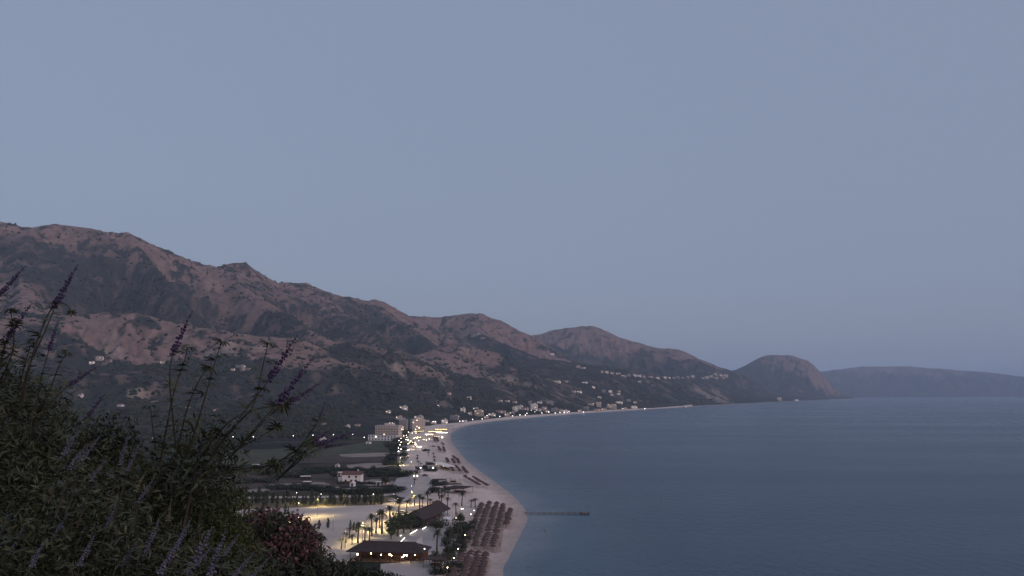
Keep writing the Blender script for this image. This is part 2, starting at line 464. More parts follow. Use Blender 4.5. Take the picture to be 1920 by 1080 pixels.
# ================================================================== SEA
rs = np.concatenate([np.geomspace(30, 3000, 260, endpoint=False), np.geomspace(3000, 60000, 90)])
ts = np.radians(np.linspace(-60, 170, 520))
XS, YS = polar(rs, ts); XS = XS.ravel(); YS = YS.ravel()
SS = shore_signed(XS, YS)
VS = np.stack([XS, YS, np.zeros_like(XS)], 1)
VS, QS, (SS,) = cull(VS, grid_quads(len(rs), len(ts)), SS < 25, [SS])
mes = np_mesh('sea', VS, QS)
set_attr(mes, 'shore', SS)
def sea_material():
    m, nt, b = mat_new('sea')
    N, L = nt.nodes.new, nt.links.new
    geo = N('ShaderNodeNewGeometry')
    at_ = N('ShaderNodeAttribute'); at_.attribute_name = 'shore'
    mr = N('ShaderNodeMapRange'); mr.inputs[1].default_value = -70; mr.inputs[2].default_value = 0
    L(at_.outputs['Fac'], mr.inputs[0])
    wn_ = N('ShaderNodeTexNoise'); wn_.inputs['Scale'].default_value = 0.02; wn_.inputs['Detail'].default_value = 4
    L(geo.outputs['Position'], wn_.inputs['Vector'])
    ad = N('ShaderNodeMath'); ad.operation = 'MULTIPLY_ADD'; ad.inputs[1].default_value = 0.5; ad.inputs[2].default_value = -0.25
    L(wn_.outputs[0], ad.inputs[0])
    ad2 = N('ShaderNodeMath'); ad2.operation = 'ADD'; L(mr.outputs[0], ad2.inputs[0]); L(ad.outputs[0], ad2.inputs[1])
    rp = N('ShaderNodeValToRGB')
    e = rp.color_ramp.elements
    e[0].position = 0.15; e[0].color = (0.002, 0.023, 0.066, 1)
    e[1].position = 1.0; e[1].color = (0.12, 0.15, 0.17, 1)
    k = e.new(0.75); k.color = (0.018, 0.062, 0.105, 1)
    L(ad2.outputs[0], rp.inputs[0])
    fn = N('ShaderNodeTexNoise'); fn.inputs['Scale'].default_value = 1.1; fn.inputs['Detail'].default_value = 5
    L(geo.outputs['Position'], fn.inputs['Vector'])
    f1 = N('ShaderNodeMapRange'); f1.inputs[1].default_value = -4.0; f1.inputs[2].default_value = 1.0
    L(at_.outputs['Fac'], f1.inputs[0])
    f2 = N('ShaderNodeMath'); f2.operation = 'ADD'; L(f1.outputs[0], f2.inputs[0]); L(fn.outputs[0], f2.inputs[1])
    f3 = N('ShaderNodeMapRange'); f3.inputs[1].default_value = 1.16; f3.inputs[2].default_value = 1.34; L(f2.outputs[0], f3.inputs[0])
    fm = N('ShaderNodeMix'); fm.data_type = 'RGBA'; fm.inputs[7].default_value = (.26, .26, .28, 1)
    L(f3.outputs[0], fm.inputs[0]); L(rp.outputs[0], fm.inputs[6]); L(fm.outputs[2], b.inputs['Base Color'])
    sm = N('ShaderNodeMapping'); sm.inputs['Scale'].default_value = (.0016, .006, 1); sm.inputs['Rotation'].default_value = (0, 0, R(-18))
    L(geo.outputs['Position'], sm.inputs['Vector'])
    sn = N('ShaderNodeTexNoise'); sn.inputs['Scale'].default_value = 1.0; sn.inputs['Detail'].default_value = 6; L(sm.outputs[0], sn.inputs['Vector'])
    sr = N('ShaderNodeMapRange'); sr.inputs[1].default_value = .35; sr.inputs[2].default_value = .65; sr.inputs[3].default_value = .25; sr.inputs[4].default_value = .31
    L(sn.outputs[0], sr.inputs[0]); L(sr.outputs[0], b.inputs['Roughness'])
    b.inputs['Roughness'].default_value = 0.28
    b.inputs['IOR'].default_value = 1.333
    b.inputs['Specular IOR Level'].default_value = 0.42
    mp = N('ShaderNodeMapping'); mp.inputs['Scale'].default_value = (1.0, 0.45, 1.0); mp.inputs['Rotation'].default_value = (0, 0, R(25))
    L(geo.outputs['Position'], mp.inputs['Vector'])
    h1 = N('ShaderNodeTexNoise'); h1.inputs['Scale'].default_value = 0.25; h1.inputs['Detail'].default_value = 6; h1.inputs['Roughness'].default_value = 0.6
    L(mp.outputs[0], h1.inputs['Vector'])
    bp = N('ShaderNodeBump'); bp.inputs['Strength'].default_value = 0.6; bp.inputs['Distance'].default_value = 1.2
    L(h1.outputs[0], bp.inputs['Height']); L(bp.outputs[0], b.inputs['Normal'])
    return m
sea = link('sea', mes, sea_material())
tag(sea, kind='structure')

# ================================================================== LAYOUT HELPERS ON THE LAND
def ground_z(x, y):
    return float(zlook(np.array([x]), np.array([y]))[0])
def in_poly(x, y, P):
    c = np.zeros(np.shape(x), bool)
    for i in range(len(P)):
        x1, y1 = P[i][0], P[i][1]; x2, y2 = P[(i + 1) % len(P)][0], P[(i + 1) % len(P)][1]
        if y1 == y2: continue
        c ^= ((y1 > y) != (y2 > y)) & (x < (x2 - x1) * (y - y1) / (y2 - y1) + x1)
    return c
def mesh_py(name, verts, faces, mat=None):
    me = bpy.data.meshes.new(name)
    me.from_pydata([tuple(v) for v in verts], [], faces)
    me.update()
    if mat is not None: me.materials.append(mat)
    return me
class MB:
    """collects simple shapes into one mesh"""
    def __init__(s): s.v = []; s.f = []; s.m = []
    def add(s, v, f, mi=0):
        o = len(s.v); s.v += [tuple(p) for p in v]; s.f += [tuple(i + o for i in q) for q in f]; s.m += [mi] * len(f); return s
    def box(s, x0, x1, y0, y1, z0, z1, mi=0):
        v = [(x0, y0, z0), (x1, y0, z0), (x1, y1, z0), (x0, y1, z0), (x0, y0, z1), (x1, y0, z1), (x1, y1, z1), (x0, y1, z1)]
        return s.add(v, [(3, 2, 1, 0), (4, 5, 6, 7), (0, 1, 5, 4), (1, 2, 6, 5), (2, 3, 7, 6), (3, 0, 4, 7)], mi)
    def tube(s, pts, rad, n=6, mi=0, cap=True):
        pts = [Vector(p) for p in pts]; rings = []
        for i, p in enumerate(pts):
            d = (pts[min(i + 1, len(pts) - 1)] - pts[max(i - 1, 0)]).normalized()
            a = d.orthogonal().normalized(); b = d.cross(a)
            r = rad[i] if isinstance(rad, (list, tuple)) else rad
            rings.append([p + (a * math.cos(2 * math.pi * k / n) + b * math.sin(2 * math.pi * k / n)) * r for k in range(n)])
        v = [q for r in rings for q in r]
        f = [(i * n + k, i * n + (k + 1) % n, (i + 1) * n + (k + 1) % n, (i + 1) * n + k) for i in range(len(pts) - 1) for k in range(n)]
        if cap: f += [tuple(range(n))[::-1], tuple((len(pts) - 1) * n + k for k in range(n))]
        return s.add(v, f, mi)
    def ball(s, c, r, n=8, m=5, mi=0, sz=1.0):
        c = Vector(c); v = [c + Vector((0, 0, r * sz))]
        for i in range(1, m):
            ph = math.pi * i / m
            v += [c + Vector((r * math.sin(ph) * math.cos(2 * math.pi * k / n), r * math.sin(ph) * math.sin(2 * math.pi * k / n), r * sz * math.cos(ph))) for k in range(n)]
        v.append(c - Vector((0, 0, r * sz)))
        f = [(0, 1 + k, 1 + (k + 1) % n) for k in range(n)]
        for i in range(m - 2):
            f += [(1 + i * n + k, 1 + (i + 1) * n + k, 1 + (i + 1) * n + (k + 1) % n, 1 + i * n + (k + 1) % n) for k in range(n)]
        L = len(v) - 1; b = 1 + (m - 2) * n
        f += [(L, b + (k + 1) % n, b + k) for k in range(n)]
        return s.add(v, f, mi)
    def mesh(s, name, *mats, smooth=False):
        me = mesh_py(name, s.v, s.f)
        for m in mats: me.materials.append(m)
        if len(mats) > 1: me.polygons.foreach_set('material_index', s.m)
        if smooth: me.shade_smooth()
        return me
def spawn(name, parts, loc, rz=0.0, sc=(1, 1, 1), label=None, cat=None, group=None):
    """an individual: an Empty with its own copies of the parts; a part is (name, mesh[, offset, rz, [sub-parts]])"""
    r = empty(name, loc, rz)
    r.scale = sc if isinstance(sc, (tuple, list)) else (sc, sc, sc)
    tag(r, label, cat, group)
    for p in parts:
        o = link(p[0], p[1], parent=r)
        if len(p) > 2: o.location = p[2]
        if len(p) > 3: o.rotation_euler = (0, 0, p[3])
        if len(p) > 4:
            for q in p[4]:
                c = link(q[0], q[1], parent=o)
                if len(q) > 2: c.location = q[2]
                if len(q) > 3: c.rotation_euler = (0, 0, q[3])
    return r

# ------------------------------------------------------------------ materials of the plain
M_SAND = flat('sand', (0.50, 0.425, 0.40), 0.9, 0.10, 0.06, coord='Object')
def sand_material():
    m, nt, b = mat_new('beach_sand')
    N, L = nt.nodes.new, nt.links.new
    geo = N('ShaderNodeNewGeometry'); a = N('ShaderNodeAttribute'); a.attribute_name = 'shore'
    n1 = N('ShaderNodeTexNoise'); n1.inputs['Scale'].default_value = 0.09; n1.inputs['Detail'].default_value = 8; n1.inputs['Roughness'].default_value = 0.65
    L(geo.outputs['Position'], n1.inputs['Vector'])
    ad = N('ShaderNodeMath'); ad.operation = 'MULTIPLY_ADD'; ad.inputs[1].default_value = 22.0
    L(n1.outputs[0], ad.inputs[0]); L(a.outputs['Fac'], ad.inputs[2])
    mr = N('ShaderNodeMapRange'); mr.inputs[1].default_value = 8; mr.inputs[2].default_value = 60
    L(ad.outputs[0], mr.inputs[0])
    r = N('ShaderNodeValToRGB'); e = r.color_ramp.elements
    e[0].position = 0.0; e[0].color = (0.33, 0.28, 0.265, 1)
    e[1].position = 1.0; e[1].color = (0.60, 0.495, 0.435, 1)
    for p, c in ((0.16, (0.45, 0.365, 0.33)), (0.30, (0.62, 0.51, 0.45)), (0.52, (0.55, 0.455, 0.40)), (0.72, (0.64, 0.53, 0.465))):
        k = e.new(p); k.color = (*c, 1)
    L(mr.outputs[0], r.inputs[0])
    n2 = N('ShaderNodeTexNoise'); n2.inputs['Scale'].default_value = 0.6; n2.inputs['Detail'].default_value = 6
    L(geo.outputs['Position'], n2.inputs['Vector'])
    q = N('ShaderNodeMapRange'); q.inputs[1].default_value = 0.3; q.inputs[2].default_value = 0.7; q.inputs[3].default_value = 0.82; q.inputs[4].default_value = 1.15
    L(n2.outputs[0], q.inputs[0])
    mx = N('ShaderNodeMix'); mx.data_type = 'RGBA'; mx.blend_type = 'MULTIPLY'; mx.inputs[0].default_value = 1
    L(r.outputs[0], mx.inputs[6]); L(q.outputs[0], mx.inputs[7]); L(mx.outputs[2], b.inputs['Base Color'])
    b.inputs['Roughness'].default_value = 0.9; b.inputs['Specular IOR Level'].default_value = 0.15
    return m
M_GRAVEL = flat('gravel', (0.46, 0.395, 0.36), 0.9, 0.16, 0.05)
M_ROAD = flat('pale_road', (0.44, 0.375, 0.335), 0.85, 0.16, 0.12)
M_PAVE = flat('plaza_paving', (0.36, 0.325, 0.315), 0.8, 0.12, 0.08)
M_DUST = flat('dry_earth', (0.26, 0.21, 0.185), 0.95, 0.25, 0.09)
M_FIELD = flat('dry_field', (0.105, 0.088, 0.062), 0.95, 0.4, 0.05)
M_GREENF = flat('green_field', (0.050, 0.056, 0.030), 0.95, 0.4, 0.06)
M_REED = flat('reed_ground', (0.060, 0.042, 0.036), 0.95, 0.4, 0.08)
M_WHITE = flat('white_plaster', (0.78, 0.72, 0.69), 0.8, 0.08, 0.6)
M_CREAM = flat('cream_plaster', (0.56, 0.47, 0.41), 0.8, 0.10, 0.6)
M_PINK = flat('pinkish_plaster', (0.52, 0.42, 0.40), 0.8, 0.10, 0.6)
M_GREY = flat('raw_concrete', (0.34, 0.31, 0.31), 0.85, 0.15, 0.8)
M_TILE = flat('red_roof_tile', (0.125, 0.064, 0.054), 0.8, 0.25, 1.2)
M_SLAB = flat('roof_slab', (0.40, 0.37, 0.37), 0.85, 0.15, 0.5)
M_PANE = flat('dark_window', (0.035, 0.035, 0.045), 0.15, 0.2, 2, spec=0.6)
M_DOOR = flat('brown_door', (0.09, 0.05, 0.035), 0.6)
M_THATCH = flat('reed_thatch', (0.080, 0.053, 0.048), 0.95, 0.35, 2.5, bump=0.3)
M_THATCH2 = flat('dark_thatch', (0.050, 0.036, 0.036), 0.95, 0.35, 2.0, bump=0.3)
M_WOOD = flat('weathered_wood', (0.12, 0.075, 0.055), 0.8, 0.3, 3)
M_PALEWOOD = flat('pale_wood', (0.36, 0.29, 0.255), 0.8, 0.2, 3)
M_STEEL = flat('grey_steel', (0.16, 0.16, 0.165), 0.45, 0.1, 3, metal=0.6)
M_CANVAS = flat('white_canvas', (0.70, 0.67, 0.66), 0.8, 0.06, 1)
M_LEAF = flat('olive_leaf', (0.040, 0.050, 0.024), 0.7, 0.45, 0.9)
M_LEAF2 = flat('dark_leaf', (0.026, 0.034, 0.018), 0.7, 0.45, 0.9)
M_PALM = flat('palm_leaf', (0.042, 0.050, 0.022), 0.6, 0.4, 0.8)
M_BARK = flat('bark', (0.095, 0.070, 0.052), 0.9, 0.3, 4, bump=0.4)
M_LAMP = glow('lamp_white', (1.0, 0.93, 0.80), 12.0)
M_LAMPY = glow('lamp_warm', (1.0, 0.84, 0.58), 14.0)
M_BULB = glow('lamp_bulb', (1.0, 0.74, 0.40), 60.0)
M_LAMPDIM = glow('lamp_dim', (1.0, 0.86, 0.6), 10.0)
M_LAMPF = glow('lamp_far', (1.0, 0.92, 0.82), 8.0)
M_LITWIN = glow('lit_window', (1.0, 0.83, 0.58), 2.2)
M_STRING = glow('string_lights', (1.0, 0.76, 0.28), 5.0)
M_TUBE = glow('light_tube', (1.0, 0.95, 0.85), 6.0)

# ------------------------------------------------------------------ beach
SAND_PX = [(1300, 760.5), (1230, 765.2), (1120, 771), (1050, 775.6), (960, 782), (905, 788), (866, 793), (820, 797), (790, 802), (768, 812), (754, 822), (749, 850),
           (750, 875), (768, 885), (785, 897), (795, 915), (792, 930), (768, 946), (752, 963), (742, 990), (752, 1012), (800, 1040),
           (790, 1062), (770, 1085), (750, 1120)]
SAND_SEA = [(1010, 1120), (1060, 1000), (1030, 950), (960, 895), (905, 845), (880, 822), (900, 806), (960, 795), (1120, 781), (1300, 771)]
SAND = [gnd(u, v, 1.0) for u, v in SAND_PX + SAND_SEA]
warp = (fbm(V[:, 0] / 9., V[:, 1] / 9., 2, 301) - 0.5) * 6
sand_m = in_poly(V[:, 0] + warp, V[:, 1], SAND) & (SD > -25)
VB = V.copy(); VB[:, 2] += 0.05
qb = Q[sand_m[Q].all(1)]
used = np.zeros(len(V), bool); used[qb.ravel()] = True
rm = np.cumsum(used) - 1
meb = np_mesh('beach', VB[used], rm[qb])
set_attr(meb, 'shore', SD[used])
tag(link('beach', meb, sand_material(), smooth=True), kind='structure')

_lev = [0.06]
def sheet(name, pts, mat, kind='structure', world=False):
    _lev[0] += 0.004
    P = [Vector(p) for p in pts] if world else [gnd(u, v) for u, v in pts]
    # rounder outline with a ragged edge
    C = catmull([np.array(p[:2]) for p in P] + [np.array(P[0][:2])], 5)[:-1]
    z = PLAIN + _lev[0]
    out = []
    for c in C:
        k = 0.5 * (vnoise(np.array(c[0] / 2.), np.array(c[1] / 2.), 77) - 0.5)
        out.append((float(c[0] + k), float(c[1] + k), z))
    bm = bmesh.new()
    f = bm.faces.new([bm.verts.new(p) for p in out])
    if f.normal.z < 0: f.normal_flip()
    f.normal_update()
    if f.normal.z < 0: f.normal_flip()
    bmesh.ops.triangulate(bm, faces=[f])
    me = bpy.data.meshes.new(name); bm.to_mesh(me); bm.free()
    o = link(name, me, mat)
    if kind: o['kind'] = kind
    return o
def band(name, pts, w, mat):
    """a road or path of even width through ground points"""
    _lev[0] += 0.004
    C = catmull([np.array(gnd(u, v)[:2]) for u, v in pts], 8)
    n = len(C); vs = []
    for i, c in enumerate(C):
        d = C[min(i + 1, n - 1)] - C[max(i - 1, 0)]; d = d / (np.hypot(*d) + 1e-9)
        nrm = np.array((-d[1], d[0])) * w / 2
        vs += [(*(c + nrm), PLAIN + _lev[0]), (*(c - nrm), PLAIN + _lev[0])]
    fs = [(2 * i + 1, 2 * i + 3, 2 * i + 2, 2 * i) for i in range(n - 1)]
    return tag(link(name, mesh_py(name, vs, fs, mat)), kind='structure')

sheet('field', [(430, 845), (600, 826), (745, 826), (747, 852), (640, 860), (430, 872)], M_GREENF)
sheet('field', [(560, 858), (745, 853), (745, 864), (560, 868)], M_REED)
sheet('field', [(440, 880), (640, 882), (745, 882), (770, 890), (740, 905), (640, 912), (430, 925)], M_REED)
sheet('bare_earth', [(636, 852), (700, 849), (742, 850), (735, 855), (650, 857)], M_DUST)
sheet('bare_earth', [(650, 872), (690, 868.5), (738, 869), (730, 874), (705, 877), (662, 880), (652, 876)], M_DUST)
sheet('bare_earth', [(555, 907), (600, 904), (628, 911), (640, 916), (600, 915), (560, 913)], M_DUST)
sheet('bare_earth', [(505, 908), (545, 907), (545, 911), (505, 912)], M_DUST)
sheet('bare_earth', [(455, 918), (500, 917), (500, 921), (455, 923)], M_DUST)
sheet('bare_earth', [(680, 903), (700, 899), (735, 902), (740, 908), (690, 911)], M_DUST)
sheet('verge', [(420, 936), (560, 938), (720, 930), (720, 948), (560, 952), (420, 957)], flat('dry_verge', (0.13, 0.105, 0.06), 0.95, 0.35, 0.1))
sheet('plaza', [(744, 897), (770, 893), (800, 893), (812, 905), (806, 922), (785, 934), (745, 930), (738, 912)], M_PAVE)
sheet('car_park', [(410, 957), (560, 952), (700, 947), (742, 940), (738, 962), (700, 995), (668, 1022), (640, 1044), (560, 1050), (470, 1010), (400, 985)], M_GRAVEL)
band('road', [(628, 1060), (665, 1024), (700, 990), (738, 960), (768, 940), (790, 918), (788, 900), (768, 884), (756, 866), (754, 846), (758, 830), (766, 818)], 9.0, M_ROAD)
band('track', [(400, 934), (560, 932.5), (690, 930), (745, 925)], 9.0, M_ROAD)
band('track', [(610, 917), (660, 916.5), (740, 914)], 6.0, M_DUST)
band('path', [(770, 1012), (792, 998), (812, 990), (850, 992)], 4.0, M_PAVE)
sheet('terrace', [(795, 992), (865, 990), (862, 1012), (845, 1034), (800, 1034), (792, 1010)], M_PAVE)
sheet('terrace', [(690, 1024), (712, 998), (748, 964), (775, 955), (838, 962), (838, 990), (800, 1000), (772, 1020), (730, 1030)], M_PAVE)
sheet('terrace', [(715, 1058), (800, 1052), (815, 1064), (790, 1095), (715, 1095)], M_PAVE)
sheet('bare_earth', [(225, 735), (255, 734), (283, 739), (288, 744), (250, 745)], M_DUST) if False else None

# ------------------------------------------------------------------ palms, trees, scrub
def frond(mb, base, az, elev, L, droop, w, rnd):
    pts = []
    for k in range(6):
        t = k / 5
        r = L * t * math.cos(elev) * (1 - 0.15 * t)
        z = L * t * math.sin(elev) - droop * L * t * t
        pts.append(Vector(base) + Vector((math.cos(az) * r, math.sin(az) * r, z)))
    side = Vector((-math.sin(az), math.cos(az), 0))
    for k in range(1, 6):
        t = k / 5
        ww = w * (0.35 + 1.0 * math.sin(math.pi * min(1, t * 0.85 + 0.1))) 
        d = (pts[k] - pts[k - 1])
        for s in (-1, 1):
            for j in (0.15, 0.6):
                a = pts[k - 1] + d * j; b = pts[k - 1] + d * (j + 0.32)
                tip = (a + b) / 2 + side * s * ww + d * 0.5 - Vector((0, 0, ww * (0.35 + 0.3 * rnd.random())))
                mb.add([a, b, tip], [(0, 1, 2)])
    mb.tube([pts[0], pts[2], pts[5]], [0.05, 0.035, 0.01], 3, cap=False)
def make_palm(seed, h, crown):
    rnd = random.Random(seed)
    lean = (rnd.uniform(-.25, .25), rnd.uniform(-.25, .25))
    t = MB(); pts = [(lean[0] * (k / 6) ** 2, lean[1] * (k / 6) ** 2, h * k / 6) for k in range(7)]
    t.tube(pts, [0.34, 0.26, 0.23, 0.21, 0.20, 0.20, 0.26], 7)
    c = MB()
    for k in range(26):
        el = rnd.uniform(-0.55, 1.25)
        frond(c, pts[-1], k * 2.4 + rnd.uniform(-.2, .2), el, crown * rnd.uniform(.8, 1.1), 0.35 + 0.25 * rnd.random(), 0.38, rnd)
    sk = MB(); sk.tube([(pts[-1][0], pts[-1][1], h - 1.1), (pts[-1][0], pts[-1][1], h + 0.05)], [0.3, 0.5], 7)
    return [('trunk', t.mesh('palm_trunk', M_BARK)), ('crown', c.mesh('palm_crown', M_PALM)), ('frond_skirt', sk.mesh('palm_skirt', M_WOOD))]
PALMS = [make_palm(s, 7.0, 2.2) for s in range(5)]
def leaf_cloud(rnd, lobes, n, size, up=0.4):
    """leaf-sized faces through several lobes"""
    vs = []; fs = []
    for k in range(n):
        cx, cy, cz, rx, ry, rz = lobes[rnd.randrange(len(lobes))]
        while True:
            p = Vector((rnd.uniform(-1, 1), rnd.uniform(-1, 1), rnd.uniform(-1, 1)))
            if 0.25 < p.length < 1: break
        p = p.normalized() * p.length ** 0.5
        c = Vector((cx + p.x * rx, cy + p.y * ry, cz + p.z * rz))
        nrm = (p + Vector((rnd.uniform(-.7, .7), rnd.uniform(-.7, .7), rnd.uniform(-.7, .7) + up))).normalized()
        a = nrm.orthogonal().normalized(); b = nrm.cross(a)
        ang = rnd.random() * 6.28; a, b = a * math.cos(ang) + b * math.sin(ang), b * math.cos(ang) - a * math.sin(ang)
        s = size * rnd.uniform(.6, 1.4)
        o = len(vs)
        vs += [c - a * s, c - b * s * .45, c + a * s, c + b * s * .45]; fs.append((o, o + 1, o + 2, o + 3))
    return vs, fs
def make_tree(seed, kind):
    rnd = random.Random(seed)
    t = MB()
    if kind == 'round':
        lobes = [(rnd.uniform(-2, 2), rnd.uniform(-2, 2), rnd.uniform(3.2, 5.6), rnd.uniform(1.3, 2.1), rnd.uniform(1.3, 2.1), rnd.uniform(1.1, 1.7)) for _ in range(9)]
        t.tube([(0, 0, 0), (0.1, 0, 1.4), (0.0, 0.1, 3.0)], [0.32, 0.24, 0.18], 7)
        for l in lobes[:6]: t.tube([(0.05, 0, 1.6), ((l[0]) * .5, l[1] * .5, 2.9), (l[0], l[1], l[2])], [0.15, 0.1, 0.03], 5, cap=False)
        n, s, m = 1500, 0.30, M_LEAF
    elif kind == 'young':
        lobes = [(rnd.uniform(-.3, .3), rnd.uniform(-.3, .3), z, 1.25 - abs(z - 2.6) * .30, 1.25 - abs(z - 2.6) * .30, 0.9) for z in (1.2, 1.9, 2.7, 3.5, 4.4, 5.2)]
        t.tube([(0, 0, 0), (0.03, 0, 2.4), (0, 0.03, 5.0)], [0.11, 0.08, 0.03], 5)
        n, s, m = 560, 0.26, M_LEAF
    elif kind == 'cypress':
        lobes = [(0, 0, z, 1.0 - abs(z - 3) * .11, 1.0 - abs(z - 3) * .11, 1.1) for z in (1, 2, 3, 4, 5, 6, 7)]
        t.tube([(0, 0, 0), (0, 0, 7.0)], [0.16, 0.03], 5)
        n, s, m = 520, 0.26, M_LEAF2
    elif kind == 'thicket':
        lobes = [(rnd.uniform(-4.5, 4.5), rnd.uniform(-2.5, 2.5), rnd.uniform(.6, 2.2), rnd.uniform(1.2, 2.4), rnd.uniform(1.2, 2.0), rnd.uniform(.8, 1.5)) for _ in range(14)]
        for l in lobes[:7]: t.tube([(0, 0, -.05), (l[0] * .7, l[1] * .7, l[2] * .4), (l[0], l[1], l[2])], [0.1, .07, 0.03], 4, cap=False)
        n, s, m = 1300, 0.34, M_LEAF2
    vs, fs = leaf_cloud(rnd, lobes, n, s)
    return [('trunk', t.mesh(kind + '_trunk', M_BARK)), ('crown', mesh_py(kind + '_crown', vs, fs, m))]
ROUND = [make_tree(30 + k, 'round') for k in range(3)]
YOUNG = [make_tree(40 + k, 'young') for k in range(3)]
CYPR = [make_tree(50 + k, 'cypress') for k in range(2)]
THICK = [make_tree(60 + k, 'thicket') for k in range(4)]

# (column of the trunk, row of its foot, row of the crown's centre)
PALM_TAB = [(671, 1019, 986, 'beside the long thatched restaurant'), (693, 1015, 993, 'beside the long thatched restaurant'), (697, 1006, 970, 'beside the long thatched restaurant'),
    (684, 1016, 990, 'beside the long thatched restaurant'), (716, 1002, 962, 'along the lit road'), (731, 984, 954, 'along the lit road'), (747, 973, 941, 'along the lit road'), (762, 960, 941, 'along the lit road'),
    (712, 990, 962, 'along the lit road'), (705, 1000, 975, 'along the lit road'), (777, 948, 932, 'behind the gabled restaurant roof'), (769, 950, 937, 'behind the gabled restaurant roof'), (787, 955, 931, 'behind the gabled restaurant roof'), (792, 955, 935, 'behind the gabled restaurant roof'), (802, 947, 925, 'behind the gabled restaurant roof'),
    (806, 950, 938, 'behind the gabled restaurant roof'), (813, 955, 942, 'behind the gabled restaurant roof'), (819, 955, 940, 'behind the gabled restaurant roof'), (828, 949, 931, 'on the sand behind the gabled roof'), (839, 953, 935, 'on the sand behind the gabled roof'),
    (855, 964, 946, 'between umbrellas and gabled roof'), (866, 949, 927, 'between umbrellas and gabled roof'), (883, 952, 939, 'above the umbrella rows'), (891, 952, 937, 'above the umbrella rows'), (819, 1038, 1000, 'on the terrace right of the long restaurant'),
    (770, 1000, 968, 'next to the big round tree'), (779, 988, 962, 'next to the big round tree'), (845, 1016, 995, 'in the dark clump beside the umbrella rows'), (858, 1012, 990, 'in the dark clump beside the umbrella rows'), (850, 1024, 1004, 'in the dark clump beside the umbrella rows'), (865, 1006, 984, 'in the dark clump beside the umbrella rows'),
    (838, 1030, 1012, 'in the dark clump beside the umbrella rows'), (840, 1062, 1040, 'by the terrace lamps near the bottom edge'), (826, 1072, 1052, 'by the terrace lamps near the bottom edge'), (850, 1050, 1030, 'by the terrace lamps near the bottom edge'), (838, 1082, 1062, 'by the terrace lamps near the bottom edge'), (815, 1060, 1040, 'by the terrace lamps near the bottom edge'),
    (822, 930, 916, 'in the grove on the far side of the sand'), (828, 931, 917, 'in the grove on the far side of the sand'), (834, 929, 914, 'in the grove on the far side of the sand'), (840, 930, 918, 'in the grove on the far side of the sand'), (831, 934, 920, 'in the grove on the far side of the sand'), (824, 936, 924, 'in the grove on the far side of the sand'), (777, 909, 900, 'alone on the paved plaza'), 
    (783, 862, 854, 'in the planting by the far bar'), (782, 868, 859, 'in the planting by the far bar'), (785, 873, 865, 'in the planting by the far bar'), (789, 877, 870, 'in the planting by the far bar'), (813, 858, 850, 'in the planting by the far bar'), (814, 864, 857, 'in the planting by the far bar'), (815, 870, 862, 'in the planting by the far bar'),
    (803, 855, 848, 'in the planting by the far bar'), (655, 1010, 992, 'at the corner of the car park'), (648, 1018, 1002, 'at the corner of the car park'), (660, 1022, 1006, 'at the corner of the car park'), (640, 1030, 1012, 'at the corner of the car park')]
for i, (u, vb, vc, where) in enumerate(PALM_TAB):
    p = gnd(u, vb); d = p.y
    hgt = max(3.5, (vb - vc) * d / FPX * 1.02)
    s = hgt / 7.0; sw = min(1.5, 0.75 + 0.6 * s)
    spawn('palm_tree', PALMS[i % 5], p, i * 1.7, (sw, sw, s), 'fan palm ' + where, 'palm tree', 'palms ' + where)

# row of young trees between the track and the car park
r_ = random.Random(5)
for k in range(40):
    u = 436 + k * 7.2 + r_.uniform(-2.5, 2.5)
    vb = 947 - 0.03 * (u - 436) * 0.3 + r_.uniform(-3, 2.5)
    p = gnd(u, vb); sz = r_.uniform(.75, 1.35)
    spawn('young_tree', YOUNG[k % 3], p, k, (sz, sz, sz * r_.uniform(.85, 1.15)), 'young tree in the planted row behind the car park', 'tree', 'young trees in a row behind the car park')
for k, (u, vb) in enumerate([(557, 992), (578, 993), (598, 993), (615, 991), (657, 990), (663, 996), (519, 957), (535, 961), (540, 965), (668, 1000)]):
    spawn('young_tree', YOUNG[k % 3], gnd(u, vb), k * 2, 0.55 + 0.06 * (k % 4), 'small sapling standing on the pale car park', 'sapling', 'saplings on the car park')
big = spawn('round_tree', ROUND[0], gnd(745, 1006), 0.4, (1.5, 1.3, 1.35), 'big rounded dark tree between the lit road and the walkway lights', 'tree')
spawn('round_tree', ROUND[1], gnd(757, 1000), 2.0, (1.2, 1.2, 1.15), 'dark tree crowding the right side of the big rounded tree', 'tree')
spawn('round_tree', ROUND[2], gnd(733, 1012), 1.0, (0.75, 0.8, 0.8), 'low dark tree at the left foot of the big rounded tree', 'tree')
spawn('round_tree', ROUND[2], gnd(592, 1035), 3.0, 1.0, 'lone dark tree at the edge of the slope below the car park', 'tree')
spawn('round_tree', ROUND[0], gnd(818, 996), 3.0, (.9, .8, .7), 'dark bushy tree beside the white sail canopy', 'tree')
spawn('round_tree', ROUND[1], gnd(862, 985), 1.0, (.9, .8, .8), 'dark bushy tree at the upper left corner of the umbrella rows', 'tree')
spawn('round_tree', ROUND[1], gnd(700, 887), 1.0, (.9, .8, .8), 'dark tree to the right of the pale farmhouse', 'tree')
spawn('round_tree', ROUND[2], gnd(624, 900), 2.0, (1.2, 1, .9), 'dark tree to the left of the pale farmhouse', 'tree')
spawn('round_tree', ROUND[0], gnd(722, 912), 2.0, (.9, 1, 1.1), 'dark tree at the end of the farm track', 'tree')
spawn('round_tree', ROUND[2], gnd(783, 886), 2.0, (.7, .7, .7), 'small dark tree beside the pair of floodlights', 'tree')
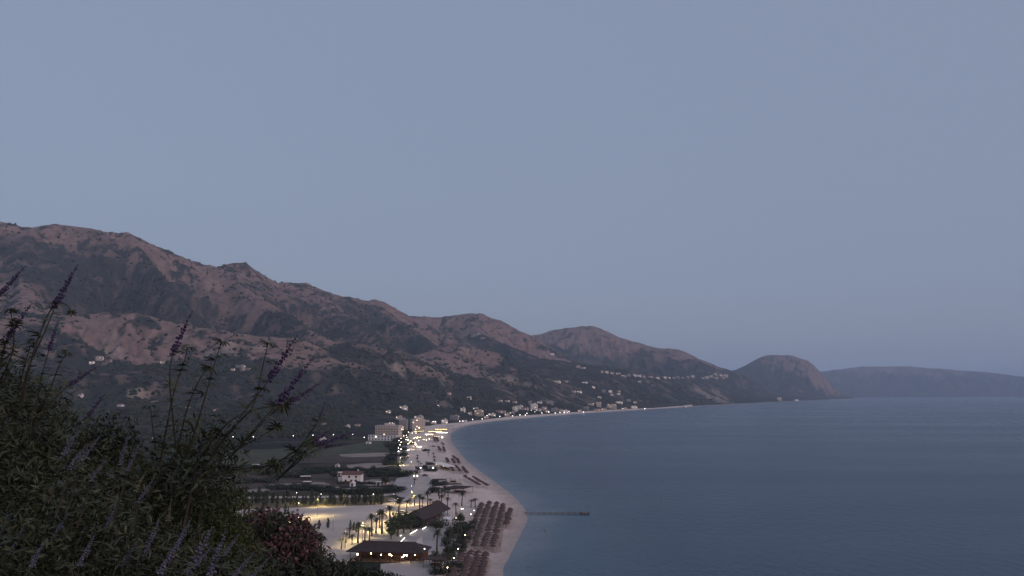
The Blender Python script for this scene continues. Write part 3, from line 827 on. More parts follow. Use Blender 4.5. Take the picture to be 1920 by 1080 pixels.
TH = [(585, 918, 2.6, .9), (570, 917, 1.6, .8), (600, 919, 1.5, .7), (690, 925, 2.0, .9), (715, 926, 2.2, 1.1), (735, 922, 1.6, 1.0), (660, 926, 1.8, .8), (640, 924, 1.5, .6), (620, 922, 1.4, .6), (705, 893, 2.4, 1.0), (735, 893, 2.4, 1.0), (680, 884, 1.8, .7),
      (760, 890, 2.0, .9), (720, 884, 2.6, .6), (650, 882, 2.2, .7), (620, 886, 2.0, .7), (600, 882, 2.4, .8), (575, 888, 2.4, .8), (540, 895, 2.6, .9), (510, 890, 2.6, .9), (480, 905, 2.8, .9), (520, 915, 2.4, .6), (540, 918, 2.2, .6), (465, 930, 1.8, .7),
      (652, 907, 1.3, .5), (670, 907, 1.2, .4), (700, 908, 1.2, .5), (820, 924, 1.2, .9), (744, 838, 2.5, 1.5), (742, 846, 2.3, 1.3), (742, 856, 1.9, 1.2), (740, 864, 1.8, 1.1), (738, 872, 1.7, 1.0), (746, 828, 2.2, 1.3), (748, 820, 2.2, 1.4),
      (820, 908, 1.0, .8), (826, 911, 1.0, .7), (700, 1030, 1.2, .5), (775, 975, 1.5, 1.0), (790, 990, 1.8, 1.0), (873, 990, 1.0, .9), (868, 1000, 1.1, 1.0), (806, 884, 1.0, .8), (800, 880, .8, .8), (808, 872, .8, .8), (797, 846, 1.0, .6), (770, 832, .9, .9),
      (848, 1010, .7, .9), (858, 1002, .8, 1.0), (866, 1018, .7, .9), (858, 1032, .6, .8), (848, 1044, .7, .9), (834, 1052, .8, .8), (848, 1070, .8, .8), (826, 1076, .8, .7), (842, 1024, .6, .8)]
for k, (u, v, sx, sz) in enumerate(TH):
    spawn('thicket', THICK[k % 4], gnd(u, v), (k * 0.37) % 0.5 - .25, (sx, sx * .8, sz * 1.25), ('low spreading' if sz < .75 else 'tall' if sz > 1.05 else 'dark') + ' thicket ' + ('beside the lit road' if u > 736 and v < 880 else 'among the beach bars' if u > 765 else 'behind the car park' if v > 912 else 'around the farmhouse'), 'shrubs', 'thickets on the coastal plain')

# ------------------------------------------------------------------ umbrellas and loungers on the beach
def make_umbrella(seed):
    rnd = random.Random(seed)
    c = MB(); n = 14
    v = [(0, 0, 2.95)]; 
    for j, (rad, z) in enumerate(((0.35, 2.78), (0.95, 2.42), (1.5, 2.02))):
        for k in range(n):
            q = rad * (1 + (0.09 if j == 2 else 0.02) * rnd.uniform(-1, 1)); a = 2 * math.pi * k / n
            v.append((q * math.cos(a), q * math.sin(a), z + (0.12 * rnd.uniform(-1, 1) if j == 2 else 0)))
    f = [(0, 1 + k, 1 + (k + 1) % n) for k in range(n)]
    for j in range(2):
        f += [(1 + j * n + k, 1 + (j + 1) * n + k, 1 + (j + 1) * n + (k + 1) % n, 1 + j * n + (k + 1) % n) for k in range(n)]
    c.add(v, f)
    for k in range(18):                                   # loose reeds at the rim
        a = rnd.uniform(0, 6.28); q = 1.46
        c.add([(q * math.cos(a - .1), q * math.sin(a - .1), 2.05), (q * math.cos(a + .1), q * math.sin(a + .1), 2.05), (1.66 * math.cos(a), 1.66 * math.sin(a), 1.78)], [(0, 1, 2)])
    p = MB(); p.tube([(0, 0, -0.3), (0, 0, 2.9)], 0.06, 6)
    return [('canopy', c.mesh('thatch_canopy', M_THATCH)), ('pole', p.mesh('umbrella_pole', M_WOOD))]
UMB = [make_umbrella(s) for s in range(4)]
def make_lounger():
    b = MB(); b.box(-.33, .33, -.95, .35, .28, .34)
    k = MB(); k.add([(-.33, .36, .28), (.33, .36, .28), (.33, .36, .34), (-.33, .36, .34), (-.33, .98, .72), (.33, .98, .72), (.33, .95, .77), (-.33, .95, .77)],
                    [(0, 1, 5, 4), (3, 7, 6, 2), (0, 4, 7, 3), (1, 2, 6, 5), (4, 5, 6, 7), (0, 3, 2, 1)])
    l = MB(); l.box(-.03, .03, -.03, .03, 0, .28)
    lm = l.mesh('lounger_leg', M_PALEWOOD)
    return [('seat', b.mesh('lounger_seat', M_PALEWOOD)), ('backrest', k.mesh('lounger_back', M_PALEWOOD))] + [('leg', lm, (x, y, 0)) for x in (-.28, .28) for y in (-.85, .3)]
LOUNGE = make_lounger()
UROWS = [  # (from, to, row name)
    ((904, 952), (874, 1026), 'most landward near-beach row'), ((917, 949), (889, 1029), 'second near-beach row from land'),
    ((931, 948), (907, 1028), 'third near-beach row from land'), ((944, 950), (923, 1027), 'fourth near-beach row from land'),
    ((956, 958), (950, 986), 'short near-beach row nearest the sea'),
    ((868, 1042), (838, 1110), 'most landward bottom-edge row'), ((882, 1042), (858, 1110), 'second row at the bottom edge'),
    ((897, 1042), (877, 1110), 'third row at the bottom edge'), ((912, 1042), (896, 1110), 'seaward bottom-edge row'),
    ((871, 898.5), (898, 913.5), 'long slanting row beyond the sand'), ((888, 898), (913, 913.5), 'seaward slanting row beyond the sand'), 
    ((867, 879), (876, 890), 'seaward row of the middle beach'), ((855, 878), (864, 888), 'middle row of the middle beach'), ((843, 879), (851, 888), 'landward row of the middle beach'), 
    ((837, 863), (841, 871), 'landward row of the third group'), ((848, 863.5), (853, 871.5), 'middle row of the third group'), ((857, 862), (861, 871), 'seaward row of the third group'), ((849, 857.5), (855, 862), 'cross row of the third group'),
    ((822, 841), (826, 848), 'landward row near the lit beach bars'), ((831, 841), (834, 849), 'seaward row near the lit beach bars'), ((828, 832), (832, 836), 'short row near the lit beach bars'),
    ((813, 822), (816, 830), 'landward row by the lit bars'), ((818, 822), (822, 830), 'seaward row by the lit bars'), ((841, 805), (850, 805), 'cross row where the beach bends'), ((838, 801), (850, 800.5), 'far cross row where the beach bends')]
n_l = 0
for ri, (a, b, where) in enumerate(UROWS):
    A, B = gnd(*a, 1.8), gnd(*b, 1.8)
    L = (B - A).length
    step = 2.9 if 'short near-beach' in where else 6.2 if 'thin' in where else 4.3
    n = max(2, int(L / step))
    for k in range(n + 1):
        t = k / n
        p = A.lerp(B, t) + Vector((r_.uniform(-.35, .35), r_.uniform(-.35, .35), 0))
        if p.y < 236: continue
        p.z = ground_z(p.x, p.y) + 0.05
        s = r_.uniform(.92, 1.08)
        u_ = spawn('beach_umbrella', UMB[(k + ri) % 4], p, r_.uniform(0, 6), s, 'thatched umbrella in the ' + where, 'umbrella', 'thatched umbrellas, ' + where)
        if ri in (1, 2, 3, 6, 7, 8):
            for sx in (-1, 1):
                q = p + Vector((0.75 * sx + 0.3, -1.55, 0)); q.z = ground_z(q.x, q.y) + .05
                n_l += 1
                spawn('sun_lounger', LOUNGE, q, 1.75 + r_.uniform(-.15, .15), 1.0, 'wooden sun lounger by the ' + where, 'sun lounger', 'sun loungers, ' + where)
def boardwalk(a, b, w, label):
    A, B = gnd(*a, 1.6), gnd(*b, 1.6); d = (B - A); L = d.length
    r = empty('boardwalk', (A.x, A.y, ground_z(A.x, A.y) + .1), math.atan2(d.y, d.x))
    zb = ground_z(B.x, B.y) - ground_z(A.x, A.y)
    r.rotation_euler = (0, -math.atan2(zb, L), math.atan2(d.y, d.x))
    tag(r, label, 'boardwalk')
    m = MB()
    for y in (-w * .4, w * .4): m.box(0, L, y - .06, y + .06, -.02, .05)
    link('runner', m.mesh('boardwalk_runner', M_WOOD), parent=r)
    pl = MB(); pl.box(0, .9, -w / 2, w / 2, .05, .1); pm = pl.mesh('boardwalk_plank', M_PALEWOOD)
    for k in range(int(L / 1.0)):
        o = link('plank', pm, parent=r); o.location = (k * 1.0, 0, 0)
    return r
boardwalk((941, 988), (935, 1028), 1.6, 'pale plank boardwalk on the sand along the seaward umbrellas')
boardwalk((868, 1034), (912, 1037.5), 1.8, 'pale plank boardwalk crossing between the two umbrella fields')

# ------------------------------------------------------------------ jetty and buoy
def jetty():
    A, B = gnd(984, 961.5, .6), gnd(1105, 961.5, .6); L = (B - A).length
    r = empty('jetty', (A.x, A.y, 0), math.atan2(B.y - A.y, B.x - A.x))
    tag(r, 'narrow dark jetty on posts running out from the beach over the water', 'jetty')
    m = MB(); m.box(0, L - 4, -.6, .6, .45, .62); link('deck', m.mesh('jetty_deck', M_WOOD), parent=r)
    m = MB(); m.box(L - 4, L, -1.7, 1.7, .45, .66); link('platform', m.mesh('jetty_platform', M_WOOD), parent=r)
    p = MB(); p.tube([(0, 0, -2), (0, 0, .9)], .11, 6); pm = p.mesh('jetty_post', M_WOOD)
    for k in range(int(L / 3) + 1):
        for y in (-.62, .62):
            o = link('post', pm, parent=r); o.location = (min(k * 3 + .4, L - 4.2), y, 0)
    for x in (L - 3.8, L - .2):
        for y in (-1.6, 1.6):
            o = link('post', pm, parent=r); o.location = (x, y, .25)
    h = MB(); h.tube([(0, 0, .6), (0, 0, 1.5), (0, .5, 1.5), (0, .5, .6)], .03, 5)
    o = link('ladder_rail', h.mesh('jetty_ladder', M_STEEL), parent=r); o.location = (L - .1, -.2, 0)
jetty()
b_ = MB(); b_.ball((0, 0, .15), .45, 10, 6); c_ = MB(); c_.tube([(0, 0, .5), (0, 0, 1.3)], [.1, .05], 6)
spawn('buoy', [('float', b_.mesh('buoy_float', flat('dull_orange', (.25, .12, .08), .6), smooth=True)), ('mast', c_.mesh('buoy_mast', M_STEEL))], gnd(1022, 995, 0), 0, .8, 'small dark buoy floating on the water near the jetty', 'buoy')
# ================================================================== BUILDINGS
def rect_on(face, w, h, t=0.06):
    m = MB(); m.box(-w / 2, w / 2, -t, 0.0, 0, h); return m
_win_cache = {}
M_PANE2 = flat('curtained_window', (.13, .105, .095), .4, .2, 2, spec=.5)
def win_mesh(w, h, lit):
    k = (w, h, lit)
    if k not in _win_cache:
        m = MB(); m.box(-w / 2, w / 2, -.05, .02, 0, h)
        _win_cache[k] = m.mesh('window_lit' if lit else 'window_pane', M_LITWIN if lit else M_PANE if h < 1.9 else M_PANE2)
    return _win_cache[k]
_sill = {}
def sill_mesh(w, mat):
    if (w, mat) not in _sill:
        m = MB(); m.box(-w / 2 - .1, w / 2 + .1, -.14, .02, -.1, 0); _sill[(w, mat)] = m.mesh('sill', mat)
    return _sill[(w, mat)]
def make_house(w, d, st, wall, roof, kind, seed, lit=0.1, balcony=False):
    rnd = random.Random(seed)
    H = 3.1 * st
    m = MB(); m.box(-w / 2, w / 2, -d / 2, d / 2, -2.5, H)
    parts = [('wall', m.mesh('house_wall', wall))]
    rf = MB()
    if kind == 'hip':
        o = .5; q = min(w, d) / 2 + o; rh = min(w, d) * .22
        x0, x1, y0, y1 = -w / 2 - o, w / 2 + o, -d / 2 - o, d / 2 + o
        v = [(x0, y0, H + .003), (x1, y0, H + .003), (x1, y1, H + .003), (x0, y1, H + .003), (x0, y0, H + .15), (x1, y0, H + .15), (x1, y1, H + .15), (x0, y1, H + .15), (x0 + q, 0, H + rh), (x1 - q, 0, H + rh)]
        rf.add(v, [(3, 2, 1, 0), (0, 1, 5, 4), (1, 2, 6, 5), (2, 3, 7, 6), (3, 0, 4, 7), (4, 5, 9, 8), (5, 6, 9), (6, 7, 8, 9), (7, 4, 8)])
        ch = MB(); ch.box(-.35, .35, -.35, .35, 0, 1.3)
        parts.append(('roof', rf.mesh('house_roof', roof), (0, 0, 0), 0, [('chimney', ch.mesh('chimney', wall), (w * .2, d * .1, H + rh * .35))]))
    else:
        rf.box(-w / 2 - .15, w / 2 + .15, -d / 2 - .15, d / 2 + .15, H + .003, H + .22)
        for a in ((-w / 2 - .1, w / 2 + .1, -d / 2 - .1, -d / 2 + .1), (-w / 2 - .1, w / 2 + .1, d / 2 - .1, d / 2 + .1)):
            rf.box(a[0], a[1], a[2], a[3], H + .22, H + .9)
        tk = MB(); tk.box(-w * .15, w * .15, -d * .18, d * .18, 0, 2.3)
        parts.append(('roof', rf.mesh('house_roof', roof), (0, 0, 0), 0, [('stair_head', tk.mesh('stair_head', wall), (w * .18, d * .15, H + .223))]))
    nx = max(2, int(w / 3.4)); ny = max(1, int(d / 4.5))
    for s in range(st):
        z = s * 3.1 + 1.0
        for k in range(nx):
            x = -w / 2 + w * (k + .5) / nx
            if s == 0 and k == nx // 2:
                dm = MB(); dm.box(-.55, .55, -.05, .02, 0, 2.2); parts.append(('door', dm.mesh('door', M_DOOR), (x, -d / 2, .02))); continue
            l = rnd.random() < lit
            parts.append(('window', win_mesh(1.3, 1.35, l), (x, -d / 2, z), 0, [('sill', sill_mesh(1.3, wall))]))
        for k in range(ny):
            y = -d / 2 + d * (k + .5) / ny
            l = rnd.random() < lit
            parts.append(('window', win_mesh(1.2, 1.3, l), (w / 2, y, z), R(90), [('sill', sill_mesh(1.2, wall))]))
    if balcony:
        for s in range(1, st):
            b = MB(); b.box(-w * .44, w * .44, -1.4, 0, -.15, 0); b.box(-w * .44, w * .44, -1.4, -1.32, 0, .95)
            parts.append(('balcony', b.mesh('balcony', wall), (0, -d / 2 - .06, s * 3.1 + .35)))
    return parts, w, d, H
PROTO = {
    'A': [make_house(11, 8, 1, M_WHITE, M_TILE, 'hip', 1), make_house(10, 8, 1, M_CREAM, M_TILE, 'hip', 2), make_house(11, 8, 1, M_WHITE, M_SLAB, 'flat', 3)],
    'B': [make_house(12, 9, 2, M_WHITE, M_SLAB, 'flat', 4, .15), make_house(12, 9, 2, M_PINK, M_TILE, 'hip', 5, .1), make_house(11, 9, 2, M_CREAM, M_SLAB, 'flat', 6, .1)],
    'C': [make_house(15, 11, 3, M_WHITE, M_SLAB, 'flat', 7, .12, True), make_house(14, 10, 3, M_GREY, M_SLAB, 'flat', 8, .05, True), make_house(15, 11, 3, M_PINK, M_TILE, 'hip', 9, .1, True)],
    'D': [make_house(16, 12, 5, M_WHITE, M_SLAB, 'flat', 10, .12, True), make_house(16, 12, 5, M_CREAM, M_SLAB, 'flat', 11, .12, True)]}
ADJ = {('A', 0): 'low white house with a red hipped roof', ('A', 1): 'low cream house with a red hipped roof', ('A', 2): 'low white house with a flat roof',
       ('B', 0): 'two-storey white house with a flat roof', ('B', 1): 'two-storey pinkish house with a red roof', ('B', 2): 'two-storey cream house with a flat roof',
       ('C', 0): 'three-storey white guesthouse with balconies', ('C', 1): 'three-storey raw concrete guesthouse with balconies', ('C', 2): 'three-storey pinkish guesthouse with a red roof',
       ('D', 0): 'tall white apartment block with balconies', ('D', 1): 'tall cream apartment block with balconies'}
# column, middle row, width and height in picture pixels
TOWN = [(728, 772.6, 9, 5), (756, 765, 14, 6), (748, 783.6, 11, 6), (785, 783.6, 15, 7), (833, 790.6, 11, 7), (852, 783.6, 15, 8), (868, 769, 8, 8), (898, 775, 17, 11), (892, 767, 10, 5),
    (881, 776, 7, 5), (922, 778, 14, 5), (939, 772.5, 17, 6), (966, 767, 10, 9), (975, 765, 10, 9), (985, 767, 10, 7), (1001, 764, 13, 13), (994, 756, 7, 7), (1020, 766, 10, 7), (1031, 756, 13, 6),
    (1040, 769, 13, 7), (1052, 770, 9, 6), (1060, 772, 10, 5), (1012, 755, 8, 4), (1099, 766, 10, 6), (1088, 771, 8, 4), (1123, 759, 9, 9), (1108, 758, 12, 4), (1121, 769, 14, 5), (1133, 768, 9, 4), (1147, 762.5, 17, 8), (1161, 755, 12, 4), (1171, 767, 11, 4),
    (1189, 764, 11, 5), (1178, 751, 8, 4), (1191, 754.6, 7, 3), (912, 783, 9, 4), (950, 778, 9, 5), (960, 775, 8, 5), (1010, 770, 9, 5), (1026, 772, 8, 4), (800, 789, 8, 4), (813, 792, 10, 4), (870, 789, 9, 4)]
SLOPE = [(842, 738, 7, 4), (880, 746, 7, 4), (821, 762, 6, 3), (951, 752, 9, 3), (938, 752, 8, 4), (965, 754, 9, 3), (1097, 717.5, 11, 3), (1045, 716, 12, 4), (1060, 715, 10, 3), (1112, 726, 6, 3), (1076, 734, 8, 3), (1086, 735, 10, 3), (1132, 733, 8, 4), (1144, 734, 6, 4), (1160, 734, 7, 3),
    (1148, 740, 6, 3), (1124, 745, 7, 3), (1160, 739, 6, 2.5), (1200, 716, 6, 3), (186, 671, 12, 7), (172, 680, 10, 4), (210, 676, 8, 4), (319, 665, 7, 3), (450, 689, 15, 8), (436, 693, 8, 4), (466, 692, 7, 3), (305, 680, 9, 4), (225, 760, 10, 4), (151, 742, 8, 4), (290, 753, 12, 3),
    (352, 763, 8, 3), (404, 769, 8, 4), (608, 796, 8, 5), (650, 800, 10, 4), (670, 797, 9, 4), (533, 800, 8, 3), (605, 824, 10, 4), (888, 630, 8, 4), (897, 626, 7, 4), (905, 634, 7, 3), (1020, 668, 9, 4), (1035, 664, 7, 3)]
VILL = [(1084, 687, 7, 4), (1093, 690, 10, 3), (1129, 697, 4, 5), (1138, 698, 6, 4), (1148, 700, 6, 3), (1160, 700.5, 9, 3), (1170, 705, 14, 3), (1179, 704, 6, 5), (1190, 704, 7, 4), (1199, 705, 7, 4), (1207, 706, 5, 4), (1220, 707, 10, 4), (1233, 709, 6, 3),
    (1247, 708, 5, 4), (1255, 708.5, 5, 3), (1263, 708.5, 6, 3), (1271, 708, 7, 4), (1280, 708, 5, 3), (1290, 707, 5, 4), (1299, 706, 6, 4), (1326, 708, 7, 5), (1334, 706, 6, 4), (1342, 702, 6, 5), (1343, 709, 9, 4), (1352, 704, 5, 4), (1361, 705, 8, 5), (1356, 709, 7, 3), (1318, 709, 6, 3),
    (1462, 748.5, 11, 6), (1494, 750.5, 9, 3), (1287, 767 - 4, 8, 3)]
def where_of(kind, u, v):
    if kind == 'T':
        if u < 830: return 'near the lit beach bars'
        if u < 930: return 'above the bend of the beach'
        if u < 1070: return 'mid-town on the shore'
        return 'at the far town end'
    if kind == 'S':
        if u < 250: return 'on the far left slope'
        if u < 520 and v > 720: return 'low behind the foreground leaves'
        if u < 520: return 'behind the purple spikes'
        if u < 700: return 'left of the big hotel'
        if v < 680: return 'high above the town'
        return 'on the olive slope'
    if u < 1130: return 'left in the hill village'
    if u < 1240: return 'in the hill village row'
    if u < 1310: return 'right in the village row'
    if u < 1400: return 'in the rightmost village cluster'
    return 'under the far conical hill'
hr = random.Random(3)
HOUSE_PTS = []
def place_houses(tab, kind):
    for i, (u, v, wp, hp) in enumerate(tab):
        p = hit(u, v + hp / 2); d = p.y
        W, H = wp * d / FPX, hp * d / FPX
        t = 'A' if H < 4.6 else 'B' if H < 8 else 'C' if H < 13 else 'D'
        j = hr.randrange(len(PROTO[t]))
        parts, w, dd, h = PROTO[t][j]
        sx = min(max(W / w, .6), 2.0); sz = min(max(H / (h + .8), .7), 1.5)
        wh = where_of(kind, u, v)
        HOUSE_PTS.append(p)
        spawn('house', parts, p + Vector((0, dd / 2 * sx * .5, 0.1)), hr.uniform(-.35, .35), (sx, min(sx, 1.2), sz), ADJ[(t, j)] + ' ' + wh, 'house', ADJ[(t, j)] + ', ' + wh)
place_houses(TOWN, 'T'); place_houses(SLOPE, 'S'); place_houses(VILL, 'V')

# ---- the big hotel and the two blocks beside it
def hotel(name, pl, pr, st, depth, wall, label, lit, ncol, bal=True, cat='hotel', pent=True):
    A, B = gnd(*pl), gnd(*pr); dv = B - A; w = dv.length
    r = empty(name, A, math.atan2(dv.y, dv.x)); tag(r, label, cat)
    H = st * 3.2
    m = MB(); m.box(0, w, 0, depth, 0, H); link('wall', m.mesh('hotel_wall', wall), parent=r)
    rf = MB(); rf.box(-.25, w + .25, -.25, depth + .25, H + .003, H + .35)
    ro = link('roof', rf.mesh('hotel_roof', M_SLAB), parent=r)
    if pent:
        p = MB(); p.box(w * .35, w * .72, depth * .3, depth * .8, H + .353, H + 2.9); link('stair_head', p.mesh('hotel_stair_head', wall), parent=ro)
    rnd = random.Random(ncol * 7 + st)
    bw = w / ncol * .42
    rail = MB(); rail.box(-w / ncol * .42, w / ncol * .42, -1.1, 0, -.12, 0); rail.box(-w / ncol * .42, w / ncol * .42, -1.1, -1.04, 0, .95)
    rm_ = rail.mesh('hotel_balcony', wall)
    for s in range(st):
        for k in range(ncol):
            l = rnd.random() < lit
            o = link('window', win_mesh(round(bw, 2), 2.0, l), parent=r); o.location = (w * (k + .5) / ncol, 0, s * 3.2 + .55)
            if bal and s: o2 = link('balcony', rm_, parent=r); o2.location = (w * (k + .5) / ncol, -.06, s * 3.2 + .3)
        for k in range(3):
            o = link('window', win_mesh(1.4, 1.5, rnd.random() < lit), parent=r); o.location = (w, depth * (k + .5) / 3, s * 3.2 + .9); o.rotation_euler = (0, 0, R(90))
    return r
hotel('hotel', (703, 822), (747, 822.5), 5, 14, M_CREAM, 'big five-storey cream hotel standing over the dark fields', .05, 9)
hotel('hotel_wing', (690, 826), (743, 827), 2, 7, M_WHITE, 'low white wing in front of the big cream hotel', .1, 9, False, 'hotel wing', False)
hotel('apartment_block', (748, 807), (763, 807), 5, 12, M_GREY, 'grey apartment block just right of the big hotel', .06, 5, True, 'apartment block')
hotel('apartment_block', (773, 806), (797, 805.5), 5, 12, M_CREAM, 'cream apartment block behind the glowing beach bars', .06, 7, True, 'apartment block')

# ---- farmhouse
def farmhouse():
    A, B = gnd(641, 906), gnd(676, 906); dv = B - A; w = dv.length
    r = empty('farmhouse', A, math.atan2(dv.y, dv.x)); tag(r, 'pale two-storey farmhouse with a red tiled roof on the dark plain', 'farmhouse')
    d = 9; H = 5.2
    m = MB(); m.box(0, w, 0, d, 0, H); link('wall', m.mesh('farm_wall', M_WHITE), parent=r)
    rf = MB(); v = [(-.4, -.5, H + .003), (w + .4, -.5, H + .003), (w + .4, d + .5, H + .003), (-.4, d + .5, H + .003), (-.4, d / 2, H + 2.0), (w + .4, d / 2, H + 2.0)]
    rf.add(v, [(3, 2, 1, 0), (0, 1, 5, 4), (2, 3, 4, 5), (1, 2, 5), (3, 0, 4)]); ro = link('roof', rf.mesh('farm_roof', M_TILE), parent=r)
    c = MB(); c.box(w * .75, w * .75 + .7, d * .5, d * .5 + .7, H + 1.2, H + 2.8); link('chimney', c.mesh('farm_chimney', M_WHITE), parent=ro)
    for x, z in ((w * .38, 3.3), (w * .75, 3.3), (w * .2, .9), (w * .75, .9)):
        o = link('window', win_mesh(1.2, 1.3, False), parent=r); o.location = (x, 0, z); link('sill', sill_mesh(1.2, M_WHITE), parent=o)
    dm = MB(); dm.box(-.55, .55, -.05, .02, 0, 2.2); o = link('door', dm.mesh('farm_door', M_DOOR), parent=r); o.location = (w * .5, 0, .02)
    a = MB(); a.box(-2.6, -.003, 1.5, 6, 0, 3.0); a.box(-2.8, -.003, 1.2, 6.3, 3.003, 3.2); link('annex', a.mesh('farm_annex', M_WHITE), parent=r)
    w_ = MB(); w_.box(w * .05, w * .55, -4.2, -4.0, 0, 1.5); link('garden_wall', w_.mesh('farm_garden_wall', M_REED), parent=r)
farmhouse()
def hut(u, v, w, d, h, roof, mats, label, cat):
    p = gnd(u, v); r = empty('hut', p, random.uniform(-.2, .2)); tag(r, label, cat)
    m = MB(); m.box(-w / 2, w / 2, 0, d, 0, h); link('wall', m.mesh('hut_wall', mats[0]), parent=r)
    rf = MB()
    if roof == 'gable':
        rf.add([(-w / 2 - .2, -.2, h + .003), (w / 2 + .2, -.2, h + .003), (w / 2 + .2, d + .2, h + .003), (-w / 2 - .2, d + .2, h + .003), (0, -.2, h + w * .35), (0, d + .2, h + w * .35)], [(3, 2, 1, 0), (0, 1, 4), (1, 2, 5, 4), (2, 3, 5), (3, 0, 4, 5)])
    else: rf.box(-w / 2 - .3, w / 2 + .3, -.3, d + .3, h + .003, h + .25)
    link('roof', rf.mesh('hut_roof', mats[1]), parent=r)
    dm = MB(); dm.box(-.5, .5, -.05, .02, 0.02, min(2.0, h - .2)); link('door', dm.mesh('hut_door', M_PANE), parent=r)
hut(660, 912.5, 2.8, 3, 2.1, 'gable', (M_WHITE, M_WHITE), 'tiny white gabled hut in front of the farmhouse', 'hut')
hut(636, 893, 4.0, 4, 2.4, 'flat', (M_PINK, M_WHITE), 'small shed with a pale flat roof left of the farmhouse', 'shed')
hut(572, 900, 6.0, 3, 2.2, 'flat', (M_REED, M_WHITE), 'shed with a bright pale roof among the dark thickets', 'shed')
hut(574, 908, 4.0, 3, 1.4, 'flat', (M_REED, M_WHITE), 'low crate-like shed below the pale-roofed shed', 'shed')
hut(709, 911, 3.0, 3, 2.2, 'flat', (M_PINK, M_WHITE), 'small pale hut near the end of the farm track', 'hut')
hut(723, 908, 3.2, 3, 2.8, 'flat', (M_PINK, M_SLAB), 'upright pale hut under the dark tree by the plaza', 'hut')
hut(478, 896 - 20, 5.0, 3, 1.8, 'flat', (M_REED, M_WHITE), 'pale-roofed shed half hidden behind the foreground leaves', 'shed')
hut(632, 877, 3.0, 3, 2.0, 'gable', (M_WHITE, M_SLAB), 'small grey hut left of the bare earth patch', 'hut')
hut(690, 827.5 + 5, 5.0, 4, 2.4, 'flat', (M_WHITE, M_SLAB), 'white kiosk at the left foot of the hotel wing', 'kiosk')

# ---- restaurants
M_INT = flat('terracotta_wall', (0.20, 0.085, 0.05), .8, .2, 1)
def bulbs(mb, pts, r): 
    for p in pts: mb.ball(p, r, 8, 5)
def restaurant_long():
    A, B = gnd(655, 1052), gnd(790, 1056); dv = B - A; w = dv.length
    r = empty('restaurant', A, math.atan2(dv.y, dv.x)); tag(r, 'long low beach restaurant with a dark thatched roof and warm lights inside', 'restaurant')
    d, H = 9.5, 3.1
    rf = MB(); o = 1.0
    v = [(-o, -o, H), (w + o, -o, H), (w + o, d + o, H), (-o, d + o, H), (-o, -o, H + .3), (w + o, -o, H + .3), (w + o, d + o, H + .3), (-o, d + o, H + .3), (3.2, d / 2, H + 2.6), (w - 3.2, d / 2, H + 2.6)]
    rf.add(v, [(3, 2, 1, 0), (0, 1, 5, 4), (1, 2, 6, 5), (2, 3, 7, 6), (3, 0, 4, 7), (4, 5, 9, 8), (5, 6, 9), (6, 7, 8, 9), (7, 4, 8)])
    bm = bmesh.new(); me = rf.mesh('restaurant_roof', M_THATCH2); bm.from_mesh(me)
    bmesh.ops.subdivide_edges(bm, edges=bm.edges[:], cuts=5, use_grid_fill=True)
    for q in bm.verts:
        k = vnoise(np.array(q.co.x * .9), np.array(q.co.y * .9), 3) - .5
        q.co.z += float(k) * .25
    bm.to_mesh(me); bm.free()
    ro = link('roof', me, parent=r)
    rg = MB(); rg.tube([(3.0, d / 2, H + 2.62), (w - 3.0, d / 2, H + 2.62)], .28, 7); link('ridge', rg.mesh('restaurant_ridge', M_THATCH), parent=ro)
    b = MB(); b.box(0, w, d - .25, d, 0, H - .01); link('back_wall', b.mesh('restaurant_back_wall', M_INT), parent=r)
    b = MB(); b.box(0, w, 0, d - .26, -.1, .12); link('floor', b.mesh('restaurant_floor', M_WOOD), parent=r)
    b = MB(); b.box(w * .3, w * .75, d - 3, d - 2.2, .12, 1.2); link('bar_counter', b.mesh('restaurant_counter', M_WOOD), parent=r)
    p = MB(); p.box(-.1, .1, -.1, .1, 0, H); pm = p.mesh('restaurant_post', M_WOOD)
    for k in range(8):
        o_ = link('post', pm, parent=r); o_.location = (.2 + (w - .4) * k / 7, .15, .12)
    pr = MB(); pr.box(0, w, -.05, .05, .75, .85); link('railing', pr.mesh('restaurant_rail', M_WOOD), parent=r)
    for k, (x, z) in enumerate(((.10, 2.1), (.29, 2.5), (.43, 2.2), (.55, 2.3), (.575, 2.0), (.75, 2.2), (.785, 2.2), (.73, 1.6), (.90, 2.4))):
        m = MB(); m.ball((x * w, .9, z), .20 if k in (0, 3, 5, 6) else .13, 8, 6); link('bulb', m.mesh('restaurant_bulb', M_BULB), parent=r)
    t = MB(); t.tube([(0, 0, 0), (0, 0, .72)], .06, 5); t.box(-.5, .5, -.5, .5, .72, .77)
    tm = t.mesh('table', M_WOOD)
    for k in range(9):
        x, y = w * (.08 + .105 * k), 2.0 + (k % 2) * 2.0
        wp = r.matrix_basis @ Vector((x, y, .13))
        spawn('dining_table', [('table_top', tm)], wp, 0, 1, 'small square table under the long thatched restaurant roof', 'table', 'tables in the long restaurant')
restaurant_long()
